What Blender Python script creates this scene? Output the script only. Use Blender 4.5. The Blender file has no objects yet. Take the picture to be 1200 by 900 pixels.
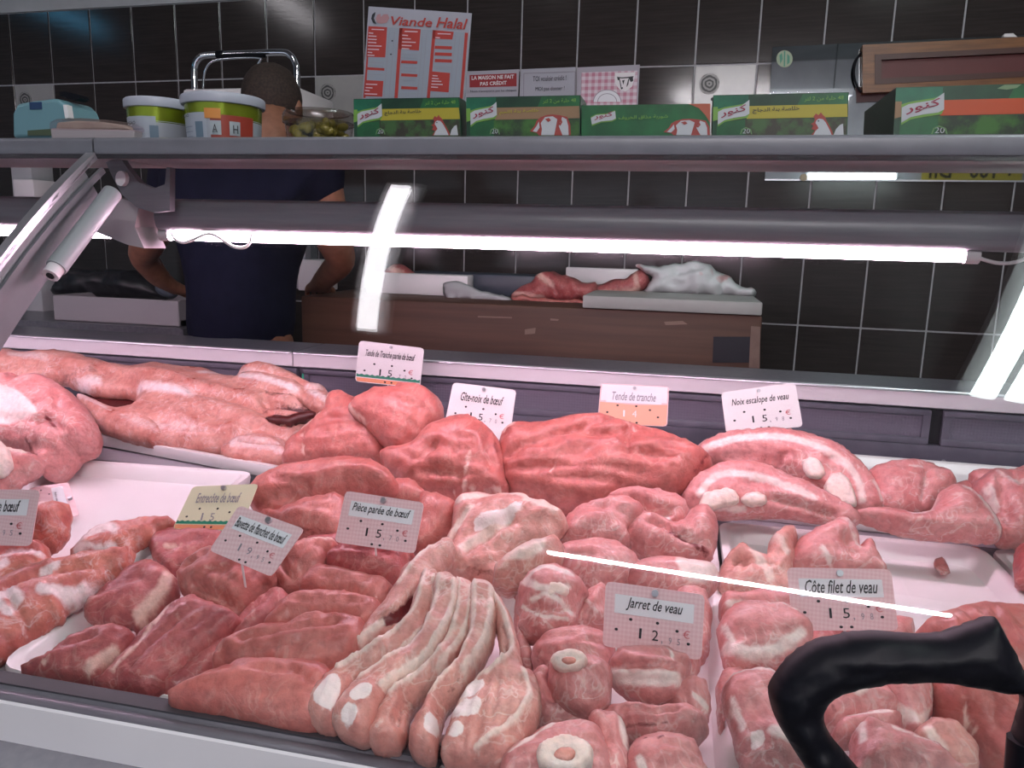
import bpy, bmesh, math, random, unicodedata
import numpy as np
from mathutils import Vector, Matrix, noise, geometry
random.seed(7)
SC = bpy.context.scene
COL = SC.collection
# ---------------------------------------------------------------- camera
CAM_POS = np.array([0.0, 0.0, 1.25])
FPX = 903.5                                   # focal length in pixels of a 1200 px wide frame
YAW, PITCH, ROLL = 0.2172580, 0.1810620, 0.0261869
def cam_basis():
    cy, sy, cp, sp = math.cos(YAW), math.sin(YAW), math.cos(PITCH), math.sin(PITCH)
    f = np.array([-sy*cp, cy*cp, -sp]); r = np.array([cy, sy, 0.0]); u = np.cross(r, f)
    cr, sr = math.cos(ROLL), math.sin(ROLL)
    return np.array([cr*r+sr*u, -sr*r+cr*u, f])
MB_ = cam_basis()
cd = bpy.data.cameras.new('camera'); cam = bpy.data.objects.new('camera', cd); COL.objects.link(cam)
cd.lens = FPX/1200*36; cd.sensor_width = 36; cd.clip_start = .02
m = Matrix.Identity(4)
for i in range(3):
    m[i][0], m[i][1], m[i][2], m[i][3] = MB_[0][i], MB_[1][i], -MB_[2][i], CAM_POS[i]
cam.matrix_world = m
SC.camera = cam
# ---------------------------------------------------------------- world, light, exposure
LAMP_L, CASE_L = 15.0, 82.0                   # radiance of the ceiling tubes and of the tubes inside the case
W = bpy.data.worlds.new('world'); SC.world = W; W.use_nodes = True
W.node_tree.nodes['Background'].inputs[0].default_value = (.62, .72, .85, 1)
W.node_tree.nodes['Background'].inputs[1].default_value = 1.0
vs = SC.view_settings
vs.view_transform = 'Standard'; vs.look = 'None'; vs.gamma = 1; vs.use_curve_mapping = False
vs.exposure = 0.0
SC.cycles.max_bounces = 8; SC.cycles.transparent_max_bounces = 12
SC.cycles.sample_clamp_indirect = 6
SC.cycles.caustics_reflective = False; SC.cycles.caustics_refractive = False
SC.cycles.use_denoising = True

# ---------------------------------------------------------------- layout: from a point of the photograph to the place it stands
def ray(x, y):
    return MB_.T @ np.array([(x-600)/FPX, -(y-450)/FPX, 1.0])
def onY(x, y, Y): d = ray(x, y); return CAM_POS+d*(Y/d[1])
def onZ(x, y, Z): d = ray(x, y); return CAM_POS+d*((Z-CAM_POS[2])/d[2])
def onX(x, y, X): d = ray(x, y); return CAM_POS+d*(X/d[0])
class Plane:
    def __init__(s, p, n): s.p = np.array(p, float); s.n = np.array(n, float)/np.linalg.norm(n)
    def hit(s, x, y, off=0.0):
        d = ray(x, y); return CAM_POS+d*(((s.p-CAM_POS)@s.n)/(d@s.n))+s.n*off
def tilted(x, y, z, tilt, roll=0.0):          # plane through the point seen at x,y on height z; tilt 0 lies flat, 90 faces the camera side
    t, r = math.radians(tilt), math.radians(roll)
    n = np.array([math.sin(r)*math.cos(t), -math.sin(t), math.cos(t)*math.cos(r)])
    return Plane(onZ(x, y, z), n)

# ---------------------------------------------------------------- materials
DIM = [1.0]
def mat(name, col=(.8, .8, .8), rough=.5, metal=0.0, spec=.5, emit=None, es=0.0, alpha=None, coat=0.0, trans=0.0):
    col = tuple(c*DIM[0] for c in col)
    m = bpy.data.materials.new(name); m.use_nodes = True
    b = m.node_tree.nodes['Principled BSDF']
    b.inputs['Base Color'].default_value = (*col, 1); b.inputs['Roughness'].default_value = rough
    b.inputs['Metallic'].default_value = metal; b.inputs['Specular IOR Level'].default_value = spec
    b.inputs['Coat Weight'].default_value = coat; b.inputs['Transmission Weight'].default_value = trans
    if emit: b.inputs['Emission Color'].default_value = (*emit, 1); b.inputs['Emission Strength'].default_value = es
    return m
def nodes(m): return m.node_tree.nodes, m.node_tree.links, m.node_tree.nodes['Principled BSDF']
def noise_node(N, L, scale, detail=3, rough=.5, stretch=None, dist=0, coord='Object'):
    tc = N.new('ShaderNodeTexCoord'); n = N.new('ShaderNodeTexNoise')
    n.inputs['Scale'].default_value = scale; n.inputs['Detail'].default_value = detail
    n.inputs['Roughness'].default_value = rough; n.inputs['Distortion'].default_value = dist
    if stretch:
        mp = N.new('ShaderNodeMapping'); mp.inputs['Scale'].default_value = stretch
        L.new(tc.outputs[coord], mp.inputs[0]); L.new(mp.outputs[0], n.inputs['Vector'])
    else: L.new(tc.outputs[coord], n.inputs['Vector'])
    return n
def ramp(N, L, src, stops):
    r = N.new('ShaderNodeValToRGB'); el = r.color_ramp.elements
    while len(el) < len(stops): el.new(.5)
    for e, (p, c) in zip(el, stops): e.position = p; e.color = (*c, 1) if len(c) == 3 else c
    L.new(src, r.inputs[0]); return r
def math_(N, L, op, a, b, clamp=False):
    n = N.new('ShaderNodeMath'); n.operation = op; n.use_clamp = clamp
    for i, v in enumerate((a, b)):
        if isinstance(v, (int, float)): n.inputs[i].default_value = v
        else: L.new(v, n.inputs[i])
    return n.outputs[0]
def mixc(N, L, fac, a, b, mode='MIX'):
    n = N.new('ShaderNodeMix'); n.data_type = 'RGBA'; n.blend_type = mode
    for sock, v in ((n.inputs[0], fac), (n.inputs[6], a), (n.inputs[7], b)):
        if isinstance(v, (int, float)): sock.default_value = v
        elif isinstance(v, tuple): sock.default_value = (*v, 1)
        else: L.new(v, sock)
    return n.outputs[2]
def bump(N, L, b, h, strength, dist=.002):
    bn = N.new('ShaderNodeBump'); bn.inputs['Strength'].default_value = strength; bn.inputs['Distance'].default_value = dist
    L.new(h, bn.inputs['Height']); L.new(bn.outputs[0], b.inputs['Normal'])
def noisy(name, c1, c2, scale=20, rough=.5, stretch=None, bmp=0, metal=0, spec=.5, detail=4, lo=.35, hi=.65, coord='Object', dist=.002):
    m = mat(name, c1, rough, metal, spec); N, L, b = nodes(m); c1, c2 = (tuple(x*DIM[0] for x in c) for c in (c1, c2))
    n = noise_node(N, L, scale, detail, .6, stretch, coord=coord)
    r = ramp(N, L, n.outputs[0], [(lo, c1), (hi, c2)]); L.new(r.outputs[0], b.inputs['Base Color'])
    if bmp: bump(N, L, b, n.outputs[0], bmp, dist)
    return m
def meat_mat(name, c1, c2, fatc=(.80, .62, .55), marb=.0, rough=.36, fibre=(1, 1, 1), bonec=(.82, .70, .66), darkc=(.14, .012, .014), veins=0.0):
    m = mat(name, c1, rough, spec=.38); N, L, b = nodes(m)
    n1 = noise_node(N, L, 26, 4, .6); n2 = noise_node(N, L, 120, 5, .65, fibre); n3 = noise_node(N, L, 55, 4, .6, dist=1.2)
    base = ramp(N, L, n1.outputs[0], [(.34, c1), (.64, c2)]).outputs[0]
    fine = ramp(N, L, n2.outputs[0], [(.30, (.72, .70, .70)), (.5, (1, 1, 1)), (.72, (1.16, 1.12, 1.1))]).outputs[0]
    base = mixc(N, L, .85, base, fine, 'MULTIPLY')
    if marb:
        mk = ramp(N, L, n3.outputs[0], [(.58, (0, 0, 0)), (.70, (1, 1, 1))]).outputs[0]
        base = mixc(N, L, math_(N, L, 'MULTIPLY', mk, marb), base, fatc)
    if veins:
        nv = noise_node(N, L, 30, 3, .55, fibre, dist=.8)
        rv = ramp(N, L, math_(N, L, 'ABSOLUTE', math_(N, L, 'SUBTRACT', nv.outputs[0], .5), 0), [(.0, (1, 1, 1)), (.030, (0, 0, 0))]).outputs[0]
        ng = noise_node(N, L, 14, 2); gate = ramp(N, L, ng.outputs[0], [(.42, (0, 0, 0)), (.62, (1, 1, 1))]).outputs[0]
        base = mixc(N, L, math_(N, L, 'MULTIPLY', math_(N, L, 'MULTIPLY', rv, gate), veins), base, fatc)
    def attr(a):
        n = N.new('ShaderNodeAttribute'); n.attribute_name = a; return n.outputs['Fac']
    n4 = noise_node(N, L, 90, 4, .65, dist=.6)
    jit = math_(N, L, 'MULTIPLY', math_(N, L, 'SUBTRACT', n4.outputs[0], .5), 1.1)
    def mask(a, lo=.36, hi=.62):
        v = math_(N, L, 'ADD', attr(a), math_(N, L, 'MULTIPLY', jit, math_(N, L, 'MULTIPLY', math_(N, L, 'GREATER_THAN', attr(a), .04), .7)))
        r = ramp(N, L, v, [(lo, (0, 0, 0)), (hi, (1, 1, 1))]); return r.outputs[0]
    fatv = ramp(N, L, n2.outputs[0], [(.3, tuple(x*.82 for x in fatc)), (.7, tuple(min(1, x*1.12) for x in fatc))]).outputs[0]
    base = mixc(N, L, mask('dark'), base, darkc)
    base = mixc(N, L, mask('fat', .30, .75), base, fatv)
    base = mixc(N, L, mask('bone', .4, .6), base, bonec)
    L.new(base, b.inputs['Base Color'])
    rr = ramp(N, L, n1.outputs[0], [(.3, (rough-.08,)*3), (.7, (rough+.16,)*3)]); L.new(rr.outputs[0], b.inputs['Roughness'])
    bh = math_(N, L, 'ADD', n2.outputs[0], math_(N, L, 'MULTIPLY', n3.outputs[0], .8))
    bump(N, L, b, bh, .42, .003)
    b.inputs['Coat Weight'].default_value = .16; b.inputs['Coat Roughness'].default_value = .18
    b.inputs['Subsurface Weight'].default_value = .12; b.inputs['Subsurface Radius'].default_value = (1, .35, .25); b.inputs['Subsurface Scale'].default_value = .006
    return m
M = {}
M['beef'] = meat_mat('beef', (.44, .12, .105), (.55, .185, .16), fatc=(.80, .55, .48), marb=.12, veins=.2, fibre=(1, .35, 1))
M['darkbeef'] = meat_mat('dark_beef', (.33, .07, .075), (.48, .13, .125), fatc=(.74, .44, .38), marb=.3, veins=.3)
M['veal'] = meat_mat('veal', (.56, .195, .19), (.67, .315, .305), fatc=(.82, .66, .62), marb=.35, veins=.6)
M['breast'] = meat_mat('veal_breast', (.55, .22, .19), (.68, .36, .31), fatc=(.78, .60, .53), marb=.5, veins=.7, bonec=(.80, .68, .66))
M['lamb'] = meat_mat('carcass', (.48, .17, .14), (.62, .31, .265), fatc=(.80, .66, .66), marb=.35, veins=.45, rough=.33, darkc=(.07, .008, .008))
M['flank'] = meat_mat('flank', (.42, .10, .09), (.60, .20, .15), fatc=(.80, .64, .64), marb=.45, veins=.4)
M['bone'] = meat_mat('bone', (.80, .62, .54), (.84, .72, .66), rough=.42)
M['marrow'] = meat_mat('marrow', (.72, .26, .20), (.78, .40, .34), rough=.3)
M['tray'] = noisy('white_tray_plastic', (.80, .77, .78), (.84, .81, .82), 12, .28)
M['shelfgrey'] = noisy('grey_enamel', (.14, .14, .163), (.155, .155, .18), 30, .35)
M['underside'] = mat('shelf_underside', (.42, .38, .40), .4)
M['rail'] = noisy('anodised_grey', (.13, .125, .15), (.16, .155, .18), 8, .35, (1, 30, 30), metal=.25)
M['whitepanel'] = noisy('white_enamel', (.76, .73, .76), (.80, .77, .80), 6, .35)
M['rubber'] = noisy('grey_rubber', (.20, .19, .22), (.24, .23, .26), 60, .6)
M['steel'] = noisy('brushed_steel', (.30, .29, .32), (.36, .35, .38), 14, .4, (1, 40, 40), metal=.2)
M['worktop'] = noisy('dark_worktop', (.10, .10, .12), (.15, .15, .17), 90, .3)
M['trimwhite'] = mat('white_trim', (.82, .76, .80), .3)
M['alu'] = mat('aluminium', (.55, .54, .58), .3, .8)
M['purpledark'] = noisy('case_back_lining', (.11, .10, .135), (.14, .125, .165), 25, .4)
M['black'] = mat('black_plastic', (.003, .003, .006), .5, spec=.16)
M['darkgap'] = mat('dark_gap', (.01, .008, .012), .8)
M['grout'] = noisy('grout', (.42, .41, .43), (.50, .49, .51), 60, .8)
M['chrome'] = mat('chrome', (.75, .76, .80), .12, 1.0)
M['skin'] = noisy('brown_skin', (.20, .085, .048), (.27, .12, .07), 30, .5)
M['hair'] = noisy('cropped_hair', (.018, .011, .009), (.05, .030, .022), 160, .8, bmp=.6)
M['navy'] = noisy('navy_cloth', (.004, .005, .014), (.007, .008, .020), 40, .85, bmp=.3, dist=.004, spec=.08)
M['trousers'] = mat('dark_trousers', (.02, .02, .028), .85)
M['plaster'] = noisy('painted_plaster', (.46, .46, .48), (.52, .52, .54), 6, .8)
M['darkceiling'] = noisy('dull_ceiling', (.10, .10, .11), (.13, .13, .14), 3, .8)
M['floor'] = noisy('floor_tiles', (.22, .20, .19), (.28, .26, .25), 3, .4)
M['card'] = mat('card_white', (.82, .78, .79), .35)
M['cardshade'] = mat('card_label', (.80, .80, .84), .4)
M['ink'] = mat('black_ink', (.015, .015, .02), .5)
M['inkgrey'] = mat('grey_ink', (.28, .26, .30), .5)
M['inkred'] = mat('red_ink', (.62, .16, .18), .5)
M['inkpale'] = mat('pale_ink', (.66, .48, .52), .5)
M['green'] = mat('green_print', (.03, .24, .15), .4)
M['orange'] = mat('orange_print', (.82, .30, .16), .4)
M['cream'] = mat('cream_print', (.76, .70, .50), .4)
M['pinwhite'] = mat('white_pin', (.8, .78, .78), .3)
def gingham(name, c0, c1, scale):
    m = mat(name, c0, .4); N, L, b = nodes(m)
    tc = N.new('ShaderNodeTexCoord'); sp = N.new('ShaderNodeSeparateXYZ'); L.new(tc.outputs['Object'], sp.inputs[0])
    def stripe(o):
        v = math_(N, L, 'FRACT', math_(N, L, 'MULTIPLY', o, scale), 0); return math_(N, L, 'GREATER_THAN', v, .5)
    s = math_(N, L, 'MULTIPLY', math_(N, L, 'ADD', stripe(sp.outputs[0]), stripe(sp.outputs[2])), .5)
    L.new(mixc(N, L, s, c0, c1), b.inputs['Base Color']); return m
M['gingham'] = gingham('pink_check_card', (.84, .60, .62), (.78, .50, .53), 260)
M['checkpaper'] = gingham('red_check_paper', (.72, .62, .68), (.52, .20, .28), 44)
def emis(name, col, s):
    m = mat(name, (0, 0, 0), .5); N, L, b = nodes(m)
    b.inputs['Emission Color'].default_value = (*col, 1); b.inputs['Emission Strength'].default_value = s
    return m
M['lamp'] = emis('ceiling_tube_light', (1, .96, 1), LAMP_L)
M['lampnear'] = emis('bright_tube_light', (1, .95, .98), LAMP_L*25)
M['lampcool'] = emis('cool_tube_light', (.86, 1, .97), LAMP_L*1.9)
M['lampblue'] = emis('blue_tube_light', (.12, .50, .85), LAMP_L*.8)
M['casetube'] = emis('pink_case_tube_light', (1, .66, .82), CASE_L)
def glass_mat(name, tint, ior=1.5, rough=0.0):
    m = bpy.data.materials.new(name); m.use_nodes = True; N, L = m.node_tree.nodes, m.node_tree.links
    for n in list(N): N.remove(n)
    o = N.new('ShaderNodeOutputMaterial'); t = N.new('ShaderNodeBsdfTransparent'); g = N.new('ShaderNodeBsdfGlossy'); f = N.new('ShaderNodeLayerWeight'); x = N.new('ShaderNodeMixShader')
    t.inputs[0].default_value = (*tint, 1); g.inputs['Roughness'].default_value = rough; f.inputs[0].default_value = .5
    f0 = ((ior-1)/(ior+1))**2
    L.new(math_(N, L, 'ADD', math_(N, L, 'MULTIPLY', math_(N, L, 'POWER', f.outputs['Facing'], 5), 1-f0), f0), x.inputs[0]); L.new(t.outputs[0], x.inputs[1]); L.new(g.outputs[0], x.inputs[2]); L.new(x.outputs[0], o.inputs[0]); return m
M['glass'] = glass_mat('clear_glass', (.97, .98, .98))
M['film'] = glass_mat('clear_plastic', (.86, .84, .84), 1.4, .1)

# ---------------------------------------------------------------- objects
def link(name, me, m, parent=None, loc=None):
    o = bpy.data.objects.new(name, me); COL.objects.link(o)
    if m is not None: me.materials.append(m if not isinstance(m, str) else M[m])
    if parent is not None: o.parent = parent
    if loc is not None: o.location = loc
    return o
def tag(o, label=None, cat=None, group=None, kind=None):
    if label: o['label'] = label
    if cat: o['category'] = cat
    if group: o['group'] = group
    if kind: o['kind'] = kind
    return o
def empty(name, loc, label, cat, group=None, mw=None):
    o = bpy.data.objects.new(name, None); COL.objects.link(o); o.empty_display_size = .02
    if mw is not None: o.matrix_world = mw
    else: o.location = loc
    return tag(o, label, cat, group)
def local(parent, P):                          # world points into the parent's own frame (parents are top-level or sit at identity below one)
    mw = Matrix.Identity(4)
    q = parent
    while q is not None: mw = Matrix.LocRotScale(q.location, q.rotation_euler, None) @ mw if q.rotation_mode != 'QUATERNION' else mw; q = q.parent
    iv = np.array(mw.inverted()); P = np.asarray(P, float)
    return P @ iv[:3, :3].T + iv[:3, 3]
def mesh_(name, V, F, m, parent=None, smooth=False, world=True):
    V = np.asarray(V, float)
    if parent is not None and world: V = local(parent, V)
    me = bpy.data.meshes.new(name); me.from_pydata([tuple(v) for v in V], [], [tuple(int(i) for i in f) for f in F])
    if smooth: me.polygons.foreach_set('use_smooth', [True]*len(me.polygons))
    me.update(); return link(name, me, m, parent)
def bm_obj(name, bm, m, parent=None, smooth=False, autos=None):
    bmesh.ops.recalc_face_normals(bm, faces=bm.faces)
    me = bpy.data.meshes.new(name)
    if parent is not None:
        for v in bm.verts: v.co = Vector(local(parent, np.array(v.co)))
    bm.to_mesh(me); bm.free()
    if smooth: me.polygons.foreach_set('use_smooth', [True]*len(me.polygons))
    if autos:
        me.polygons.foreach_set('use_smooth', [True]*len(me.polygons)); me.set_sharp_from_angle(angle=math.radians(autos))
    return link(name, me, m, parent)
def box(bm, x0, x1, y0, y1, z0, z1, bev=0.0, seg=2):
    r = bmesh.ops.create_cube(bm, size=1)
    for v in r['verts']:
        v.co = Vector((x0+(v.co.x+.5)*(x1-x0), y0+(v.co.y+.5)*(y1-y0), z0+(v.co.z+.5)*(z1-z0)))
    if bev: bmesh.ops.bevel(bm, geom=list({e for v in r['verts'] for e in v.link_edges}), offset=bev, segments=seg, affect='EDGES', profile=.5)
def boxo(name, b, m, parent=None, bev=0.0):
    bm = bmesh.new(); box(bm, *b, bev); return bm_obj(name, bm, m, parent, autos=40 if bev else None)
def tube(bm, pts, rad, seg=12, cap=True):
    pts = [Vector(p) for p in pts]; n = len(pts); rings = []; prev = None
    for i, p in enumerate(pts):
        t = (pts[min(i+1, n-1)]-pts[max(i-1, 0)]).normalized()
        a = prev if prev is not None else (Vector((0, 0, 1)) if abs(t.z) < .9 else Vector((1, 0, 0)))
        u = (a-t*a.dot(t)).normalized(); prev = u; w = t.cross(u); r = rad[i] if isinstance(rad, (list, tuple)) else rad
        rings.append([bm.verts.new(p+r*(math.cos(2*math.pi*k/seg)*u+math.sin(2*math.pi*k/seg)*w)) for k in range(seg)])
    for a, b in zip(rings, rings[1:]):
        for k in range(seg): bm.faces.new((a[k], a[(k+1) % seg], b[(k+1) % seg], b[k]))
    if cap: bm.faces.new(rings[0][::-1]); bm.faces.new(rings[-1])
def tubeo(name, pts, rad, m, parent=None, seg=12):
    bm = bmesh.new(); tube(bm, pts, rad, seg); return bm_obj(name, bm, m, parent, autos=50)
def lathe(bm, prof, c, seg=32, a0=0, a1=2*math.pi):
    full = abs(a1-a0-2*math.pi) < 1e-6; k = seg if full else seg+1; rings = []
    for r, z in prof: rings.append([bm.verts.new((c[0]+r*math.cos(a0+(a1-a0)*i/seg), c[1]+r*math.sin(a0+(a1-a0)*i/seg), c[2]+z)) for i in range(k)])
    for a, b in zip(rings, rings[1:]):
        for i in range(seg):
            j = (i+1) % k
            bm.faces.new((a[i], a[j], b[j], b[i]))
    if full: bm.faces.new(rings[0][::-1]); bm.faces.new(rings[-1])
def extrude_x(name, prof, x0, x1, m, parent=None, closed=True, autos=35):
    bm = bmesh.new(); A = [bm.verts.new((x0, y, z)) for y, z in prof]; B = [bm.verts.new((x1, y, z)) for y, z in prof]; n = len(prof)
    for i in range(n if closed else n-1): j = (i+1) % n; bm.faces.new((A[i], A[j], B[j], B[i]))
    if closed: bm.faces.new(A[::-1]); bm.faces.new(B)
    return bm_obj(name, bm, m, parent, autos=autos)
def prism(name, P, n, th, m, parent=None, bev=0):     # a flat outline (world points) given thickness along -n
    P = np.asarray(P, float); n = np.asarray(n, float); k = len(P); bm = bmesh.new()
    A = [bm.verts.new(p) for p in P]; B = [bm.verts.new(p-n*th) for p in P]
    bm.faces.new(A); bm.faces.new(B[::-1])
    for i in range(k): j = (i+1) % k; bm.faces.new((A[i], B[i], B[j], A[j]))
    return bm_obj(name, bm, m, parent)
def smooth_poly(pts, step=None, n=None, closed=True):
    P = np.asarray(pts, float); k = len(P); out = []
    rng = range(k) if closed else range(k-1)
    for i in rng:
        p0, p1, p2, p3 = (P[(i-1) % k], P[i], P[(i+1) % k], P[(i+2) % k]) if closed else (P[max(i-1, 0)], P[i], P[i+1], P[min(i+2, k-1)])
        q = max(2, int(np.linalg.norm(p2-p1)/step)) if step else n
        for s in range(q):
            t = s/q; out.append(.5*((2*p1)+(p2-p0)*t+(2*p0-5*p1+4*p2-p3)*t*t+(3*p1-p0-3*p2+p3)*t**3))
    if not closed: out.append(P[-1])
    return np.array(out)
# flat print on a plane, given as outlines in the photograph's frame: real thin polygons lying on the surface
def decal(name, pl, px, m, parent, off=.0004, label=None, smooth=0):
    if smooth: px = smooth_poly(px, n=smooth)
    P = [pl.hit(x, y, off) for x, y in px]
    o = mesh_(name, P, [range(len(P))], m, parent)
    if label: o['label'] = label
    return o
def text_mesh(body, shear=0.0, bold=0.0):
    c = bpy.data.curves.new('lettering', 'FONT'); c.body = body; c.resolution_u = 2; c.shear = shear; c.offset = bold
    o = bpy.data.objects.new('lettering', c); COL.objects.link(o)
    dg = bpy.context.evaluated_depsgraph_get(); dg.update(); me = bpy.data.meshes.new_from_object(o.evaluated_get(dg))
    bpy.data.objects.remove(o); bpy.data.curves.remove(c); return me
def lettering(body, pl, a, b, h, m, parent, off=.0008, shear=0.0, bold=0.0, name='lettering', mirror=False):
    """body runs from pixel a to pixel b along its baseline on the plane pl; h = height of its ink in pixels."""
    me = text_mesh(body, shear, bold); k = len(me.vertices); V = np.zeros(k*3); me.vertices.foreach_get('co', V); V = V.reshape(-1, 3)
    V[:, :2] -= V[:, :2].min(0); wh = V[:, :2].max(0)
    A, B = pl.hit(*a, off), pl.hit(*b, off); ex = B-A; e = ex/np.linalg.norm(ex); up = np.cross(pl.n, e)
    mid = ((a[0]+b[0])/2, (a[1]+b[1])/2); H = abs((pl.hit(mid[0], mid[1]-h)-pl.hit(*mid))@up)
    x = V[:, 0]/wh[0]
    if mirror: x = 1-x
    P = A+np.outer(x, ex)+np.outer(V[:, 1]/wh[1]*H, up)
    P = local(parent, P); me.vertices.foreach_set('co', P.ravel()); me.update(); me.materials.clear()
    return link(name, me, m, parent)
_AR = {}
for cp in list(range(0xFE80, 0xFEF5)):
    d = unicodedata.decomposition(chr(cp)).split()
    if len(d) == 2: _AR.setdefault(chr(int(d[1], 16)), {})[d[0]] = chr(cp)
def arabic(s):                                  # joined letter forms, laid out from right to left
    out = []
    for i, ch in enumerate(s):
        f = _AR.get(ch)
        if not f: out.append(ch); continue
        pv = s[i-1] if i else ' '; nx = s[i+1] if i+1 < len(s) else ' '
        pj = pv in _AR and '<initial>' in _AR[pv]; nj = nx in _AR and '<initial>' in f
        out.append(f.get('<medial>' if pj and nj else '<final>' if pj else '<initial>' if nj else '<isolated>', ch))
    words = ''.join(out)[::-1].split(' ')
    return ' '.join(w[::-1] if w.isdigit() else w for w in words)
def dist_segs(P, A, B):
    d = B-A; L2 = (d*d).sum(1)+1e-12
    t = np.clip(((P[:, None, :]-A[None])*d[None]).sum(2)/L2[None], 0, 1)
    q = A[None]+t[:, :, None]*d[None]; return np.sqrt(((P[:, None, :]-q)**2).sum(2)).min(1)
def inside(P, poly):
    x, y = P[:, 0], P[:, 1]; c = np.zeros(len(P), bool); n = len(poly)
    for i in range(n):
        (x1, y1), (x2, y2) = poly[i], poly[i-1]
        k = ((y1 > y) != (y2 > y)) & (x < (x2-x1)*(y-y1)/((y2-y1)+1e-12)+x1); c ^= k
    return c
def cut(name, outline, z, th, mt, label=None, tilt=22, roll=0, bot=None, rnd=1.0, fat=(), bone=(), dark=(), crease=(), ridge=(), grid=5.0, amp=.10,
        parent=None, group='cuts of meat', cat='meat', seed=0, rim=None, soft=True, plane=None, grow=None, fold=.13):
    """A piece of meat: its outline lies on a tilted plane at height z, and its body is domed th up and bot down from there.
    fat / bone / dark are areas (polygon,) or streaks (line, width); crease / ridge are lines (line, width, depth)."""
    O = smooth_poly(outline, step=grid) if soft else smooth_poly(outline, n=3)
    if grow is None: grow = 3.2 if (parent is None and plane is None) else 0
    if grow:
        tg = np.roll(O, -1, 0)-np.roll(O, 1, 0); nn = np.c_[tg[:, 1], -tg[:, 0]]/(np.linalg.norm(tg, axis=1)[:, None]+1e-9)
        ar = .5*np.sum(O[:, 0]*np.roll(O[:, 1], -1)-np.roll(O[:, 0], -1)*O[:, 1]); O = O+nn*grow*(1 if ar > 0 else -1)
    rag = 0 if amp == 0 else 3.0 if amp >= .1 else 1.6
    rs = random.Random(seed+len(O)*13+int(outline[0][0]))
    ox, oy = rs.random()*90, rs.random()*90
    O = O+np.array([[noise.noise(Vector((p[0]*.09+ox, p[1]*.09, 1)))*rag+noise.noise(Vector((p[0]*.3+ox, p[1]*.3, 2)))*rag*.35, noise.noise(Vector((p[0]*.09, p[1]*.09+oy, 7)))*rag+noise.noise(Vector((p[0]*.3, p[1]*.3+oy, 8)))*rag*.35] for p in O])
    cx, cy = O.mean(0); pl = plane or tilted(cx, cy, z, tilt, roll)
    if plane is None:                           # keep the whole outline above the tray or deck it lies on
        for _ in range(14):
            low = min((pl.hit(p[0], p[1]) for p in O[::3]), key=lambda q: q[2]); floor_z = .828 if low[1] < 1.13 else .850
            if low[2] >= floor_z: break
            if tilt > 6: tilt *= .85
            z += .0025; pl = tilted(cx, cy, z, tilt, roll)
    mn, mx = O.min(0), O.max(0)
    gx, gy = np.meshgrid(np.arange(mn[0], mx[0], grid), np.arange(mn[1], mx[1], grid*.86)); gx[1::2] += grid*.5
    G = np.c_[gx.ravel(), gy.ravel()]; G = G+np.array([[rs.uniform(-.22, .22)*grid, rs.uniform(-.22, .22)*grid] for _ in range(len(G))])
    A, B = O, np.roll(O, -1, 0)
    G = G[inside(G, O)]
    if len(G): G = G[dist_segs(G, A, B) > grid*.42]
    V2 = [Vector(p) for p in np.vstack([O, G])] if len(G) else [Vector(p) for p in O]
    r = geometry.delaunay_2d_cdt(V2, [], [list(range(len(O)))], 1, 1e-5)
    P = np.array([tuple(v) for v in r[0]]); F = [f for f in r[2]]
    d = dist_segs(P, A, B); on = d < 1e-3
    s = np.linalg.norm(pl.hit(cx+1, cy)-pl.hit(cx, cy))
    dm = d*s; rad = max(min(dm.max(), th*(.80 if rnd >= 1 else 1.6)), 1e-4)
    t = np.clip(dm/rad, 0, 1); prof = np.clip(1-(1-t)**2.3, 0, 1)**(1/2.3)
    h = th*(prof*.82+.18*np.clip(dm/max(dm.max(), 1e-6), 0, 1))
    def band(line, w):
        Q = np.asarray(smooth_poly(line, n=4, closed=False) if len(line) > 2 else line, float); return np.exp(-(dist_segs(P, Q[:-1], Q[1:])/w)**2)
    for line, w, dep in crease: h = h-band(line, w)*dep*th*prof
    for line, w, dep in ridge: h = h+band(line, w)*dep*th*prof
    nz = np.array([noise.noise(Vector((p[0]*.035+ox, p[1]*.035+oy, seed)))*1.0+noise.noise(Vector((p[0]*.11+oy, p[1]*.11+ox, seed)))*.45 for p in P])
    ev, evec = np.linalg.eigh(np.cov((O-O.mean(0)).T)); ax, ac = evec[:, 1], evec[:, 0]
    U_ = (P-O.mean(0))@ax; C_ = (P-O.mean(0))@ac
    fold_ = np.array([1-2.2*abs(noise.noise(Vector((u*.016+ox, c_*.075+oy, seed+5.0)))) for u, c_ in zip(U_, C_)])
    h = h+nz*amp*th*prof+(fold_-.5)*fold*th*prof
    at = {}
    for nm, items in (('fat', fat), ('bone', bone), ('dark', dark)):
        a = np.zeros(len(P))
        for it in items:
            if len(it) == 1:
                Q = smooth_poly(it[0], n=4); q = inside(P, Q).astype(float)
                e = np.exp(-(dist_segs(P, Q, np.roll(Q, -1, 0))/2.2)**2)*.45; q = np.where(q > 0, np.maximum(q-e, .5), e)
            else: q = band(it[0], it[1])*(it[2] if len(it) > 2 else 1.0)
            a = np.maximum(a, q)
        at[nm] = a
    if rim: at['fat'] = np.maximum(at['fat'], np.exp(-(d/rim)**2))
    W3 = np.array([pl.hit(p[0], p[1]) for p in P]); T = W3+pl.n*h[:, None]
    bt = (bot if bot is not None else th*.6); bi = np.where(~on)[0]; idx = np.arange(len(P)); idx[bi] = len(P)+np.arange(len(bi))
    Bt = W3[bi]-pl.n*(bt*prof[bi])[:, None]
    V = np.vstack([T, Bt]); up = []
    for f in F:
        a, b_, c = (V[f[0]], V[f[1]], V[f[2]]); k = np.cross(b_-a, c-a)@pl.n
        f = list(f) if k > 0 else list(f)[::-1]; up.append(f)
    FF = up+[[idx[i] for i in f[::-1]] for f in up if not all(on[i] for i in f)]
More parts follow.
